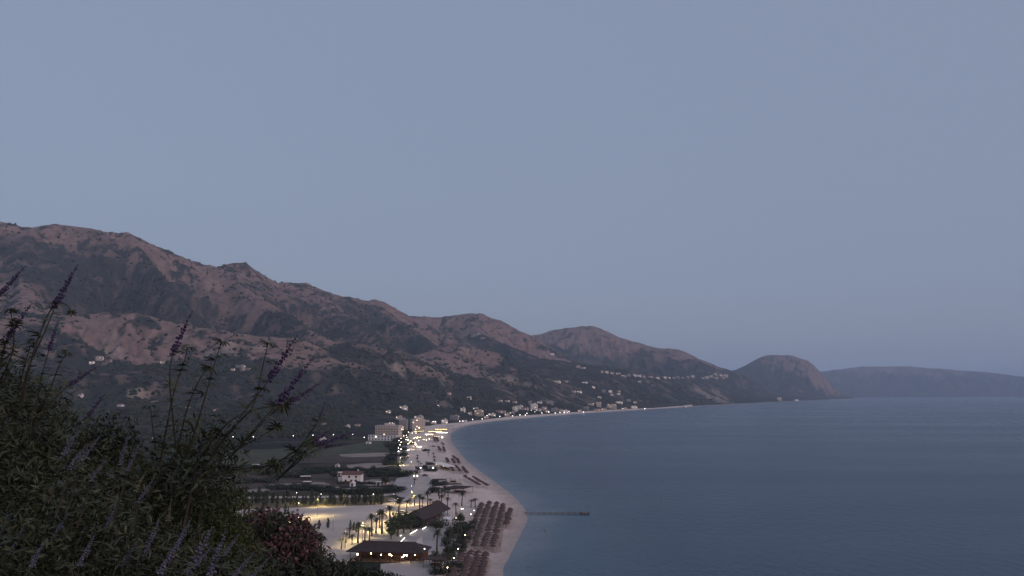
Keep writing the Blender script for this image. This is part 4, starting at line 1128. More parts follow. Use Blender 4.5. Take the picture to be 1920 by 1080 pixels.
def restaurant_gable():
    A, B = gnd(792, 989), gnd(840, 967); dv = B - A; w = dv.length
    r = empty('restaurant', A, math.atan2(dv.y, dv.x)); tag(r, 'beach restaurant with a steep dark gabled thatch roof among the palms', 'restaurant')
    d, H = 9.0, 3.2; o = 1.0
    rf = MB(); v = [(-o, -o, H), (w + o, -o, H), (w + o, d + o, H), (-o, d + o, H), (-o - .4, d / 2, H + 3.0), (w + o + .4, d / 2, H + 3.3)]
    v += [(x, y, z - .3) for x, y, z in v]
    rf.add(v, [(0, 1, 5, 4), (2, 3, 4, 5), (6, 10, 11, 7), (8, 11, 10, 9), (0, 6, 7, 1), (2, 8, 9, 3), (1, 7, 11, 5), (5, 11, 8, 2), (3, 9, 10, 4), (4, 10, 6, 0)])
    ro = link('roof', rf.mesh('gable_roof', M_THATCH2), parent=r)
    rg = MB(); rg.tube([(-o - .5, d / 2, H + 3.02), (w + o + .5, d / 2, H + 3.32)], .25, 6); link('ridge', rg.mesh('gable_ridge', M_THATCH), parent=ro)
    b = MB(); b.box(0, w, d - .2, d, 0, H - .4); b.box(w - .2, w, 3, d - .21, 0, H - .4); link('wall', b.mesh('gable_wall', M_WOOD), parent=r)
    p = MB(); p.box(-.1, .1, -.1, .1, 0, H - .3); pm = p.mesh('gable_post', M_WOOD)
    for k in range(7):
        o_ = link('post', pm, parent=r); o_.location = (w * k / 6, .2, 0)
    for k in range(4):
        o_ = link('post', pm, parent=r); o_.location = (0.1, 2 + k * 2.0, 0)
    m = MB(); m.box(1, w - 1, 2.2, 3, 0, 1.1); link('bar_counter', m.mesh('gable_counter', M_WOOD), parent=r)
restaurant_gable()
def sail():
    p = gnd(836, 983.5); r = empty('sail_canopy', p, .25); tag(r, 'white stretched sail canopy with pointed corners beside the gabled restaurant', 'canopy')
    n = 14; c = MB(); v = []; 
    for i in range(n + 1):
        for j in range(n + 1):
            a, b = i / n * 2 - 1, j / n * 2 - 1
            pin = 1 - .34 * (1 - a * a) * (abs(b) ** 1.5); pin2 = 1 - .34 * (1 - b * b) * (abs(a) ** 1.5)
            v.append((3.3 * a * pin2, 2.6 * b * pin, 2.5 + .75 * a * b + .9 * math.exp(-(a * a + b * b) * 3)))
    f = [(i * (n + 1) + j, (i + 1) * (n + 1) + j, (i + 1) * (n + 1) + j + 1, i * (n + 1) + j + 1) for i in range(n) for j in range(n)]
    c.add(v, f); me = c.mesh('sail', M_CANVAS, smooth=True); o = link('sail', me, parent=r)
    md = o.modifiers.new('thick', 'SOLIDIFY'); md.thickness = .03
    for a in (-1, 1):
        for b in (-1, 1):
            m = MB(); m.tube([(3.4 * a, 2.7 * b, 0), (3.3 * a, 2.6 * b, 2.5 + .75 * a * b)], .05, 6); link('pole', m.mesh('sail_pole', M_STEEL), parent=r)
    m = MB(); m.tube([(0, 0, 0), (0, 0, 3.35)], .06, 6); link('pole', m.mesh('sail_mast', M_STEEL), parent=r)
sail()
def pergola(u0, v0, u1, v1, d, h, mat, label, lights=None, cat='pavilion', glowroof=None):
    A, B = gnd(u0, v0), gnd(u1, v1); dv = B - A; w = dv.length
    r = empty('beach_pavilion', A, math.atan2(dv.y, dv.x)); tag(r, label, cat)
    m = MB(); m.box(-.4, w + .4, -.4, d + .4, h, h + .18)
    for k in range(int(w / 1.2)): m.box(k * 1.2, k * 1.2 + .7, -.5, d + .5, h + .19, h + .3)
    link('roof', m.mesh('pavilion_roof', mat), parent=r)
    p = MB(); p.box(-.08, .08, -.08, .08, 0, h); pm = p.mesh('pavilion_post', M_WOOD)
    n = max(2, int(w / 4))
    for k in range(n + 1):
        for y in (.1, d - .1):
            o = link('post', pm, parent=r); o.location = (w * k / n, y, 0)
    c = MB(); c.box(w * .2, w * .8, d * .6, d * .6 + .7, 0, 1.1); link('bar_counter', c.mesh('pavilion_counter', M_WOOD), parent=r)
    if lights:
        for k in range(lights):
            s = MB(); x = w * (k + .5) / lights
            rr_ = max(.10, A.y * .00028)
            bulbs(s, [(x, d * j / 4, h - .35 - .3 * math.sin(math.pi * j / 4)) for j in range(5)], rr_)
            link('light_string', s.mesh('light_string', M_STRING), parent=r)
    if glowroof:
        s = MB(); s.box(0, w, -.52, -.46, h - .1, h + .25); link('light_fascia', s.mesh('light_fascia', glowroof), parent=r)
    return r
pergola(834, 925, 868, 927, 12, 3.0, M_THATCH2, 'wide dark flat pergola beside the palm grove on the far sand')
pergola(793, 1066, 828, 1068, 6, 2.8, M_THATCH, 'thatched shade roof on the terrace near the bottom edge')
pergola(836, 919, 866, 918, 5, 3.0, M_THATCH2, 'narrow dark pergola behind the wide one by the palm grove')
pergola(812, 875, 838, 883, 6, 3.0, M_CANVAS, 'pale beach bar with a bright floodlight on the middle beach', 2)
pergola(836, 905, 852, 906, 6, 2.6, M_PINK, 'low reddish beach bar beyond the palm grove')
pergola(816, 909, 836, 908, 5, 2.8, M_THATCH2, 'dark thatched bar left of the low reddish beach bar')
pergola(797, 819, 812, 819, 8, 3.2, M_CANVAS, 'white-lit beach bar with a glowing front in the town', 4, 'beach bar', M_TUBE)
pergola(806, 813, 830, 812.5, 10, 3.2, M_WOOD, 'beach bar hung with golden string lights in the town', 9, 'beach bar')
pergola(815, 808.5, 838, 808.5, 8, 3.2, M_WOOD, 'far beach bar with golden string lights and a light line toward the sea', 8, 'beach bar')
pergola(776, 824, 790, 824, 8, 3.2, M_TILE, 'terracotta-roofed bar left of the white-lit beach bar', 3, 'beach bar')
pergola(783, 813, 796, 812, 8, 3.4, M_TILE, 'terracotta-roofed bar in front of the cream apartment block', 3, 'beach bar')
pergola(764, 834, 776, 834, 6, 3.0, M_WOOD, 'dark kiosk bar at the start of the lit promenade', 2, 'beach bar')
pergola(806, 838, 818, 838, 5, 2.8, M_CANVAS, 'row of pale beach cabins left of the farthest umbrellas', None, 'beach cabin')
def lightline(a, b, z, label):
    A, B = gnd(*a, PLAIN + z), gnd(*b, PLAIN + z); dv = B - A; L = dv.length
    r = empty('light_line', (A.x, A.y, PLAIN), math.atan2(dv.y, dv.x)); tag(r, label, 'light strip')
    rad = max(.06, A.y * .00026)
    m = MB(); m.tube([(0, 0, z), (L, 0, z)], rad, 6); link('light_tube', m.mesh('light_tube', M_TUBE), parent=r)
    p = MB(); p.box(-.05, .05, -.05, .05, 0, z); pm = p.mesh('light_post', M_STEEL)
    for k in range(max(2, int(L / 3)) + 1):
        o = link('post', pm, parent=r); o.location = (L * k / max(2, int(L / 3)), 0, 0)
lightline((818, 811), (839, 811.3), 2.5, 'long horizontal light tube pointing toward the sea by the golden bars')
lightline((751, 1016), (759, 1008), .9, 'slanting walkway light nearest the long restaurant')
lightline((769, 1001), (782, 993.5), .9, 'longest slanting walkway light by the big rounded tree')
lightline((792, 992), (799, 988), .9, 'slanting walkway light farthest from the long restaurant')
lightline((750, 1005), (753, 1003.5), .9, 'shortest walkway light, at the foot of the big rounded tree')
lightline((785, 839), (790, 838), 2.0, 'short bright light bar on the lit promenade')
lightline((778, 829), (780, 834), 3.5, 'bright upright sign light on the lit promenade')

# ------------------------------------------------------------------ street lamps
def lamp(u, v, h, label, group, mat=None, k=1.0, name='street_lamp', cat='street lamp', slope=False, watt=0, wcol=(1.0, .80, .42)):
    if slope:
        p = hit(u, v + 1.0); base = Vector((p.x, p.y, p.z)); top = base + Vector((0, 0, h))
    else:
        t = gnd(u, v, PLAIN + h); base = Vector((t.x, t.y, PLAIN)); top = t
    d = base.length
    rad = max(.17, d * .00038) * k
    r = empty(name, base); tag(r, label, cat, group)
    m = MB(); m.tube([(0, 0, 0), (0, 0, h - rad)], [.09, .05], 6); link('pole', m.mesh('lamp_pole', M_STEEL), parent=r)
    m = MB(); m.ball((0, 0, h), rad, 10, 6); link('lamp_head', m.mesh('lamp_head', mat or (M_LAMP if d < 700 else M_LAMPF), smooth=True), parent=r)
    if watt:                                              # the lamp's own light, shining down from its head
        ld = bpy.data.lights.new('lamp_light', 'SPOT'); ld.energy = watt; ld.color = wcol; ld.spot_size = R(155); ld.spot_blend = 1.0; ld.shadow_soft_size = .25
        lo = bpy.data.objects.new('lamp_light', ld); COL.objects.link(lo); lo.parent = r; lo.location = (0, 0, h - rad - .05)
    c = MB(); c.tube([(0, 0, h + rad * .7), (0, 0, h + rad * 1.15)], [rad * .9, rad * .3], 8); link('lamp_cap', c.mesh('lamp_cap', M_STEEL), parent=r)
for u, v in ((134, 757), (245, 821), (286, 821), (345, 792), (437, 819), (475, 819), (550, 817), (587, 816), (625, 815), (661, 814), (683, 820)):
    lamp(u, v, 8, 'street lamp in the row along the road across the dark plain', 'street lamps across the plain')
for u, v, k in ((747, 846, 1.3), (747, 840, 1.0), (752, 829, .9), (752, 822, .8), (757, 817, 1.0), (762, 816, .8), (765, 825, 1.6), (770, 827, 1.1), (763, 820, .8), (779, 833, 1.5), (776, 822, 1.0), (782, 821, 1.1), (786, 802, 1.3), (779, 805, .9), (779, 809, .9), (766, 810, .7), (773, 812, .7), (829, 820, 1.8), (805, 823, 1.2), (768, 830, .9), (750, 834, .9), (761, 824, .9)):
    lamp(u, v, 5, 'bright lamp among the crowd of lights at the lit promenade', 'lamps of the lit promenade', M_LAMPY, k)
for u, v in ((736, 793), (731, 793)): lamp(u, v, 18.5, 'one of two close lamps above the hotel roof line', 'hotel roof lamps', None, .8)
for u, v in ((735, 813), (748, 826)): lamp(u, v, 5, 'lamp in front of the hotel wing', 'hotel wing lamps')
for u, v, h in ((776.5, 892, 5), (782.5, 892, 5)): lamp(u, v, h, 'floodlight of the pair beside the paved plaza', 'pair of plaza floodlights', None, 1.6)
lamp(788.5, 877, 4, 'single bright lamp at the end of the dark planting strip', None, None, 1.5)
lamp(812, 877, 4, 'strong floodlight on the pale beach bar', None, None, 2.2)
lamp(771.5, 911, 5, 'thin white lamp post standing on the paved plaza', None, None, .7)
lamp(771, 866, 4, 'small lamp on the far road bend', None, None, .7)
for u, v, h, l in ((796, 1029, 4, 'lamp at the right end of the long thatched roof'), (859, 1029, 4.5, 'lamp on the terrace beside the umbrella field'), (851, 1046, 3, 'dim lamp between the two terrace lamps'),
                   (839, 1064, 4, 'lamp nearest the bottom edge among the dark palms'), (872, 1003, 3.5, 'lamp in the dark clump left of the umbrella rows'), (855, 971, 3, 'lamp right of the white sail canopy'),
                   (865, 954, 4, 'left lamp of the pair behind the sail canopy'), (868, 954, 4, 'right lamp of the pair behind the sail canopy'), (889, 957, 4, 'lamp at the landward top corner of the umbrella rows'),
                   (883, 964, 3, 'low lamp below the corner lamp of the umbrella rows'), (793, 958, 4, 'lamp at the left of the gabled roof ridge'), (789, 955, 4, 'small lamp beside the lamp left of the gabled roof'), (777, 961, 3.5, 'lamp between the lit road and the gabled roof')):
    lamp(u, v, h, l, None, M_LAMPY, .9)
# car-park and road lamps that make the warm pools on the gravel
for u, v, h, k, w, l in ((560, 975, 8, .55, 15000, 'tall lamp post on the left of the car park'), (596, 967, 8, .5, 17000, 'second tall lamp post on the left half of the car park'), (625, 994, 6, .4, 0, 'slim dark lamp post in the middle of the car park'), (560, 997, 6, .45, 7000, 'lamp at the lower left rim of the car park'), (556, 945, 6, .7, 4500, 'lamp glowing behind the young trees at the left'), (602, 948, 6, .7, 17100, 'lamp glowing among the young trees in the middle'),
                      (645, 946, 5, .4, 3000, 'faint lamp among the young trees right of the middle'), (700, 944, 5, .9, 4500, 'lamp at the right end of the row of young trees'), (738, 944, 5, .5, 4000, 'lamp by the track corner near the plaza'), (680, 1013, 7, .5, 24700, 'lamp glowing behind the palms at the car park corner'), (706, 994, 7, .45, 28500, 'lamp behind the clustered palms on the lit road'), (724, 979, 7, .45, 28500, 'lamp behind the slim palms on the lit road'), (746, 962, 7, .45, 28500, 'lamp just left of the parked pale car'), (772, 946, 7, .45, 24700, 'lamp where the lit road meets the plaza'), (648, 1026, 6, .4, 6000, 'lamp at the lower edge of the car park')):
    g_ = gnd(u, v); vh = v - h * FPX / g_.y
    lamp(u, vh, h, l, None, M_LAMP if k > .6 else M_LAMPDIM, k, watt=w * .42, wcol=(1.0, .80, .34))
for u, v, k, w in ((752, 842, .9, 14000), (751, 858, .7, 9000), (756, 872, .7, 9000), (765, 832, .8, 14000), (785, 826, .8, 12000), (800, 815, .8, 20000), (820, 809, .8, 20000), (780, 812, .8, 12000)):
    lamp(u, v, 6, 'tall warm street lamp on the lit promenade', 'tall lamps of the lit promenade', M_LAMPY, k, watt=w)
TOWNL = [(886, 789), (904, 788), (913, 781.5), (862, 792.5), (868, 792.5), (816, 793.5), (812, 793.5), (821, 762), (937, 783), (961, 782), (988, 777), (975, 780), (985, 780.5), (1016, 776), (1029, 774), (1041, 776), (1050, 775), (1058, 775.5), (1067, 773), (1099, 766), (1089, 771), (1094, 774), (1131, 768), (1190, 765), (1209, 767), (881, 776), (996, 771), (1003, 774)]
for i, (u, v) in enumerate(TOWNL): lamp(u, v, 4, 'bright waterfront lamp along the seaside town', 'waterfront lamps of the town', None, 1.0, slope=True)
for u, v in ((1180, 704), (1084, 687), (1270, 708), (319, 665), (880, 746)): lamp(u, v, 4, 'lone bright lamp among houses on the distant slopes', 'lamps on the distant slopes', None, 1.1, slope=True)

# ------------------------------------------------------------------ cars and people
def make_car(mat):
    prof = [(-2.1, .35), (-2.15, .75), (-1.6, .9), (-1.0, 1.42), (.5, 1.45), (1.15, .95), (2.0, .82), (2.12, .38)]
    def ext(pr, y0, y1, taper=0):
        m = MB(); n = len(pr)
        v = [(x, y0 + (taper if z > 1 else 0), z) for x, z in pr] + [(x, y1 - (taper if z > 1 else 0), z) for x, z in pr]
        m.add(v, [(i, (i + 1) % n, n + (i + 1) % n, n + i) for i in range(n)] + [tuple(range(n))[::-1], tuple(range(n, 2 * n))]); return m
    b = ext(prof, -.85, .85, .12)
    g = ext([(-1.45, .93), (-.95, 1.38), (.45, 1.40), (1.02, .96)], -.87, .87, .10)
    w = MB(); w.tube([(0, -.1, 0), (0, .1, 0)], .32, 12); wm = w.mesh('tyre', flat('rubber', (.02, .02, .02), .9))
    rmm = MB(); rmm.tube([(0, -.12, 0), (0, .12, 0)], .18, 10); rim = rmm.mesh('rim', M_STEEL)
    hl = MB(); hl.box(2.04, 2.12, -.12, .12, .62, .76); hm = hl.mesh('headlight', M_SLAB)
    return [('body', b.mesh('car_body', mat)), ('window', g.mesh('car_glass', M_PANE)), ('headlight', hm, (0, -.6, 0)), ('headlight', hm, (0, .6, 0))] + [('wheel', wm, (x, y, .32), 0, [('rim', rim)]) for x in (-1.35, 1.35) for y in (-.8, .8)]
spawn('parked_car', make_car(flat('silver_paint', (.45, .43, .42), .35, .05, 1)), gnd(754, 963), .15, 1, 'pale car standing on the lit road by the palms', 'car')
spawn('parked_car', make_car(flat('white_paint', (.7, .68, .66), .35, .05, 1)), gnd(736, 940), .05, 1, 'white car parked near the track corner', 'car')
spawn('parked_car', make_car(flat('dark_paint', (.05, .045, .05), .35, .05, 1)), gnd(797, 893), .1, 1, 'dark car on the road beside the paved plaza', 'car')
spawn('parked_car', make_car(flat('dark_blue_paint', (.03, .035, .06), .35, .05, 1)), gnd(736, 976), 1.2, 1, 'dark car half hidden beside the big rounded tree', 'car')
def person(p, rz, cloth, label, stride=.12):
    vs = [(0, 0, .92), (0, 0, 1.18), (0, 0, 1.42), (0, 0, 1.52), (0, 0, 1.66), (0, .01, 1.74),
          (.2, 0, 1.40), (.27, .02, 1.12), (.26, .12, .88), (-.2, 0, 1.40), (-.27, -.02, 1.12), (-.26, .08, .88),
          (.1, 0, .88), (.12, stride, .48), (.12, stride * 1.4, .08), (.12, stride * 1.4 + .16, .04),
          (-.1, 0, .88), (-.12, -stride * .6, .48), (-.12, -stride * 1.6, .08), (-.12, -stride * 1.6 + .16, .04)]
    es = [(0, 1), (1, 2), (2, 3), (3, 4), (4, 5), (2, 6), (6, 7), (7, 8), (2, 9), (9, 10), (10, 11), (0, 12), (12, 13), (13, 14), (14, 15), (0, 16), (16, 17), (17, 18), (18, 19)]
    rad = [.15, .15, .15, .06, .10, .08, .06, .05, .035, .06, .05, .035, .09, .065, .045, .04, .09, .065, .045, .04]
    me = bpy.data.meshes.new('person'); me.from_pydata(vs, es, []); me.update()
    o = link('person', me, cloth); o.location = p; o.rotation_euler = (0, 0, rz)
    md = o.modifiers.new('skin', 'SKIN')
    for k, sv in enumerate(me.skin_vertices[0].data):
        sv.radius = (rad[k], rad[k] * .8); sv.use_root = (k == 0)
    o.modifiers.new('sub', 'SUBSURF').render_levels = 1
    tag(o, label, 'person')
CL = flat('dark_clothes', (.03, .03, .035), .9)
person(gnd(836, 985.5), .4, CL, 'person in dark clothes standing at the left under the white sail canopy')
person(gnd(840.5, 985.8), 2.2, flat('navy_clothes', (.025, .025, .045), .9), 'person in dark clothes standing at the right under the white sail canopy')
person(gnd(828, 1017), 1.0, CL, 'person in dark clothes walking on the paved terrace')
person(gnd(937, 1026), 1.0, flat('grey_clothes', (.1, .09, .1), .9), 'person standing at the lower end of the seaward boardwalk')
# ================================================================== FAR VEGETATION (uncountable: one object each)
def blobs(name, P, rad, mat, label, sub=0, seed=1, squash=.8):
    rng = np.random.default_rng(seed)
    bm = bmesh.new(); bmesh.ops.create_icosphere(bm, subdivisions=1 + sub, radius=1.0)
    bv = np.array([v.co[:] for v in bm.verts]); bf = np.array([[v.index for v in f.verts] for f in bm.faces]); bm.free()
    n = len(P); k = len(bv)
    a = rng.uniform(0, 6.28, n); c, s = np.cos(a), np.sin(a)
    jit = rng.uniform(.6, 1.25, (n, k))
    L = bv[None] * jit[..., None]
    x = L[..., 0] * c[:, None] - L[..., 1] * s[:, None]; y = L[..., 0] * s[:, None] + L[..., 1] * c[:, None]
    VV = np.stack([x, y, L[..., 2] * squash], -1) * rad[:, None, None] + P[:, None, :]
    FF = bf[None] + (np.arange(n) * k)[:, None, None]
    me = np_mesh(name, VV.reshape(-1, 3), tris=FF.reshape(-1, 3))
    o = link(name, me, mat); o['kind'] = 'stuff'; o['label'] = label
    return o
def scrub_material(name, c0, c1, scale):
    m, nt, b = mat_new(name)
    geo = nt.nodes.new('ShaderNodeNewGeometry'); r = nt.nodes.new('ShaderNodeValToRGB')
    r.color_ramp.elements[0].color = (*c0, 1); r.color_ramp.elements[1].color = (*c1, 1)
    nt.links.new(geo.outputs['Random Per Island'], r.inputs[0]); nt.links.new(r.outputs[0], b.inputs['Base Color'])
    b.inputs['Roughness'].default_value = .9; b.inputs['Specular IOR Level'].default_value = .1
    return m
dist = np.hypot(V[:, 0], V[:, 1])
vis = np.abs(np.arctan2(V[:, 0], V[:, 1])) < R(38)
def pick(prob, n, seed):
    rng = np.random.default_rng(seed)
    idx = np.nonzero((prob > 0) & vis)[0]; p = prob[idx]
    return rng.choice(idx, size=min(n, len(idx)), replace=False, p=p / p.sum())
clump = fbm(V[:, 0] / 90., V[:, 1] / 90., 3, 401)
pm_ = (MTN > 12) & (dist > 1300) & (dist < 5600)
i1 = pick(np.where(pm_, (0.35 + .8 * (1 - DRY)) * (.25 + sstep(.40, .60, clump)), 0), 30000, 1)
rg_ = np.random.default_rng(4)
P1 = V[i1].astype(float) + np.stack([rg_.uniform(-4, 4, len(i1)), rg_.uniform(-6, 6, len(i1)), np.zeros(len(i1))], 1)
rad1 = rg_.uniform(1.8, 5.0, len(i1)) * np.where(rg_.random(len(i1)) < .12, 1.6, 1.0)
M_SCRUB = scrub_material('far_scrub', (.022, .027, .020), (.050, .056, .038), 1)
blobs('mountain_scrub', P1, rad1, M_SCRUB, 'dark scrub scattered over the dry mountain slopes')
olive = sstep(.42, .55, fbm(V[:, 0] / 140., V[:, 1] / 140., 3, 411))
keep = (MTN < 26) & (dist > 520) & (dist < 2600) & (SD > 60) & (V[:, 0] < 0.02 * V[:, 1] + 40)
FREE = [(430, 826), (600, 822), (690, 826), (752, 828), (790, 890), (800, 935), (700, 960), (400, 1000), (380, 930)]
FP = [gnd(u, v) for u, v in FREE]
keep &= ~in_poly(V[:, 0], V[:, 1], FP) & ~in_poly(V[:, 0], V[:, 1], SAND)
keep &= ~in_poly(V[:, 0], V[:, 1], [gnd(u, v) for u, v in ((655, 790), (860, 780), (900, 800), (760, 840), (655, 835))])
i2 = pick(np.where(keep, .08 + olive, 0) * (dist / 1000.) ** 1.0, 6500, 2)
P2 = V[i2].astype(float); rad2 = rg_.uniform(1.7, 3.4, len(i2)); P2[:, 2] += rad2 * .55
blobs('olive_groves', P2, rad2, M_SCRUB, 'dark olive groves massed over the plain behind the fields', 0, 3, .85)

# ================================================================== FOREGROUND SHRUBS ON THE CAMERA'S SLOPE
def leaf_mat(name, c0, c1, rough=.55):
    m, nt, b = mat_new(name)
    geo = nt.nodes.new('ShaderNodeNewGeometry'); r = nt.nodes.new('ShaderNodeValToRGB')
    r.color_ramp.elements[0].color = (*c0, 1); r.color_ramp.elements[1].color = (*c1, 1)
    nt.links.new(geo.outputs['Random Per Island'], r.inputs[0]); nt.links.new(r.outputs[0], b.inputs['Base Color'])
    b.inputs['Roughness'].default_value = rough; b.inputs['Specular IOR Level'].default_value = .3
    return m
LM_VITEX = leaf_mat('chaste_leaf', (.022, .028, .015), (.060, .070, .036))
LM_DARK = leaf_mat('mastic_leaf', (.010, .014, .008), (.026, .034, .016))
LM_GREEN = leaf_mat('broom_leaf', (.022, .030, .009), (.062, .076, .020))
LM_OLEA = leaf_mat('oleander_leaf', (.018, .022, .013), (.046, .050, .030))
LM_PINK = leaf_mat('oleander_flower', (.075, .034, .040), (.17, .085, .095))
LM_PURP = leaf_mat('purple_floret', (.030, .018, .060), (.080, .048, .130))
LM_LAV = leaf_mat('lavender_floret', (.055, .052, .085), (.15, .14, .20))
LM_DRY = leaf_mat('dry_leaf', (.10, .085, .05), (.19, .165, .10))
M_STEM = flat('shrub_stem', (.045, .040, .028), .8, .3, 20)
def leaves(C, size, aspect, rng, up=.35, D=None):
    """folded lance-shaped leaves at the given centres -> verts, tris"""
    n = len(C)
    d = rng.normal(size=(n, 3)) if D is None else D + rng.normal(size=(n, 3)) * .35
    d[:, 2] += up
    d /= np.linalg.norm(d, axis=1)[:, None]
    q = rng.normal(size=(n, 3)); s = np.cross(d, q); s /= np.linalg.norm(s, axis=1)[:, None]
    nn = np.cross(s, d)
    L = size * rng.uniform(.6, 1.3, n)[:, None]; W = L * aspect
    b = C - d * L * .5; t = C + d * L * .5 - np.array((0, 0, 1.)) * L * .12
    l = C - s * W * .5 + nn * W * .22; r = C + s * W * .5 + nn * W * .22
    VV = np.stack([b, l, t, r], 1).reshape(-1, 3)
    o = (np.arange(n) * 4)[:, None]
    T = np.concatenate([o + np.array([[0, 1, 2]]), o + np.array([[0, 2, 3]])], 0)
    return VV, T
def lobe_points(lobes, n, rng, shell=.55):
    w = np.array([l[3] * l[4] * (l[2] / 4.) ** 0.3 for l in lobes]); k = rng.choice(len(lobes), n, p=w / w.sum())
    d = rng.normal(size=(n, 3)); d /= np.linalg.norm(d, axis=1)[:, None]
    rad = rng.random(n) ** shell
    out = np.zeros((n, 3))
    for i, (u, v, Yd, ru, rv, ry) in enumerate(lobes):
        c = np.array(at(u, v, Yd)); m = k == i
        rr_ = np.array((ru * Yd / FPX, ry, rv * Yd / FPX))
        bump = .8 + .4 * fbm(d[m][:, 0] * 3 + i * 9, d[m][:, 2] * 3 + d[m][:, 1] * 2, 2, 500 + i)
        out[m] = c + d[m] * (rad[m] * bump)[:, None] * rr_
    return out
def hill_z(x, y): return float(camera_hill(np.array([x]), np.array([y]))[0])
def palmate(seed, n=5, L=.075):
    rng = random.Random(seed); m = MB()
    for k in range(n):
        a = (k - (n - 1) / 2) * .62; l = L * (1 - .14 * abs(k - (n - 1) / 2)) * rng.uniform(.9, 1.1)
        pts = []
        for t in (0, .3, .65, 1.0):
            pts.append(Vector((math.sin(a) * l * t, math.cos(a) * l * t, -.35 * l * t * t)))
        s = Vector((math.cos(a), -math.sin(a), 0)); w = l * .085
        v = [pts[0], pts[1] - s * w + Vector((0, 0, w * .4)), pts[1] + s * w + Vector((0, 0, w * .4)), pts[2] - s * w * .9 + Vector((0, 0, w * .4)), pts[2] + s * w * .9 + Vector((0, 0, w * .4)), pts[3]]
        m.add(v, [(0, 1, 2), (1, 3, 4, 2), (3, 5, 4)])
    return m.mesh('palmate_leaf', LM_VITEX)
PALMATE = [palmate(k) for k in range(4)] + [palmate(9, 5, .10), palmate(10, 7, .095)]
def spike_mesh(seed, mat, dense=1.0):
    """flower spike along +Z, one unit long"""
    rnd = random.Random(seed); m = MB()
    m.tube([(0, 0, 0), (0.01, 0, .5), (0, 0.01, 1)], [.010, .008, .003], 4)
    n = 15
    for k in range(n):
        z = k / (n - 1) * .97 + .015; r = (.052 * (1 - z) ** .55 + .008) * rnd.uniform(.8, 1.2)
        for j in range(int((7 if z < .7 else 5) * dense)):
            a = rnd.random() * 6.28; q = r * rnd.uniform(.35, 1.0); s = r * rnd.uniform(.30, .5) + .006
            c = Vector((q * math.cos(a), q * math.sin(a), z + rnd.uniform(-.02, .02)))
            v = [c + Vector(d) * s for d in ((1, 0, 0), (-.5, .8, 0), (-.5, -.8, 0), (0, 0, 1.1), (0, 0, -1.1))]
            m.add(v, [(0, 1, 3), (1, 2, 3), (2, 0, 3), (1, 0, 4), (2, 1, 4), (0, 2, 4)])
    return m.mesh('flower_spike', mat)
SPIKE_P = [spike_mesh(k, LM_PURP) for k in range(3)]
SPIKE_L = [spike_mesh(10 + k, LM_LAV, .9) for k in range(3)]
SPIKE_D = [spike_mesh(20, LM_DRY, .6)]

def shrub(name, label, cat, lobes, n, size, aspect, mat, seed, stems=6, extra=None):
    rng = np.random.default_rng(seed)
    c = np.mean([np.array(at(*l[:3])) for l in lobes], 0)
    base = Vector((c[0], c[1], hill_z(c[0], c[1])))
    r = empty(name, base); tag(r, label, cat)
    C = lobe_points(lobes, n, rng)
    VV, T = leaves(C - np.array(base), size, aspect, rng)
    o = link('foliage', np_mesh('foliage', VV, tris=T), mat, parent=r); o['kind'] = 'stuff'
    m = MB()
    for k in range(stems):
        l = lobes[k % len(lobes)]; t = at(*l[:3]) - base
        a = rng.uniform(-.25, .25, 3)
        m.tube([(0, 0, -.05), (t.x * .35 + a[0], t.y * .35 + a[1], t.z * .5), (t.x, t.y, t.z)], [.022, .014, .005], 5, cap=False)
    link('stem', m.mesh('shrub_stems', M_STEM), parent=r)
    return r, base, rng
def shoot(r, base, pts, end, rng, leafn=12, lw=.0045, leafsize=1.0, spike=None, name='branch', wide=1.25):
    """one branch through picture points with its own leaves and flower spike"""
    W = [np.array(at(*p)) - np.array(base) for p in pts]
    C = catmull(W, 6); n = len(C)
    m = MB(); m.tube([Vector(c) for c in C], [lw * (1.25 - .75 * k / (n - 1)) for k in range(n)], 5)
    b = link(name, m.mesh('branch', M_STEM), parent=r)
    for k in range(leafn):
        t = .22 + .76 * k / max(1, leafn - 1); i = min(n - 2, int(t * (n - 1))); p = C[i] + (C[i + 1] - C[i]) * (t * (n - 1) - i)
        d = Vector(C[min(i + 1, n - 1)] - C[max(i - 1, 0)]).normalized()
        a = rng.uniform(0, 6.28) if k % 2 == 0 else a + math.pi
        side = d.orthogonal().normalized(); side.rotate(Matrix.Rotation(a, 3, d))
        dirv = (side * 1.0 + d * .55 + Vector((0, 0, .1))).normalized()
        o = link('leaf', PALMATE[int(rng.integers(len(PALMATE)))], parent=b)
        q = dirv.to_track_quat('Y', 'Z'); o.rotation_mode = 'QUATERNION'; o.rotation_quaternion = q
        o.location = Vector(p) + dirv * .012; s = leafsize * float(rng.uniform(.5, .95)) * (1.0 if t < .85 else .8); o.scale = (s, s, s)
    if end == 'tuft':
        d = Vector(C[-1] - C[-4]).normalized()
        for k in range(5):
            a = k * 1.26; side = d.orthogonal().normalized(); side.rotate(Matrix.Rotation(a, 3, d))
            dirv = (side + d * (.3 + .1 * (k % 3)) - Vector((0, 0, .35))).normalized()
            o = link('leaf', PALMATE[4 + k % 2], parent=b); o.rotation_mode = 'QUATERNION'; o.rotation_quaternion = dirv.to_track_quat('Y', 'Z'); o.location = Vector(C[-1]); o.scale = (leafsize * float(rng.uniform(.55, .85)),) * 3
    elif spike:
        tip = np.array(at(*spike)) - np.array(base); d = Vector(tip - C[-1]); L = d.length
        o = link('flower_spike', end[int(rng.integers(len(end)))], parent=b); o.rotation_mode = 'QUATERNION'
        o.rotation_quaternion = d.to_track_quat('Z', 'Y'); o.location = Vector(C[-1]) - d * .03; o.scale = (L * wide, L * wide, L)
    return b

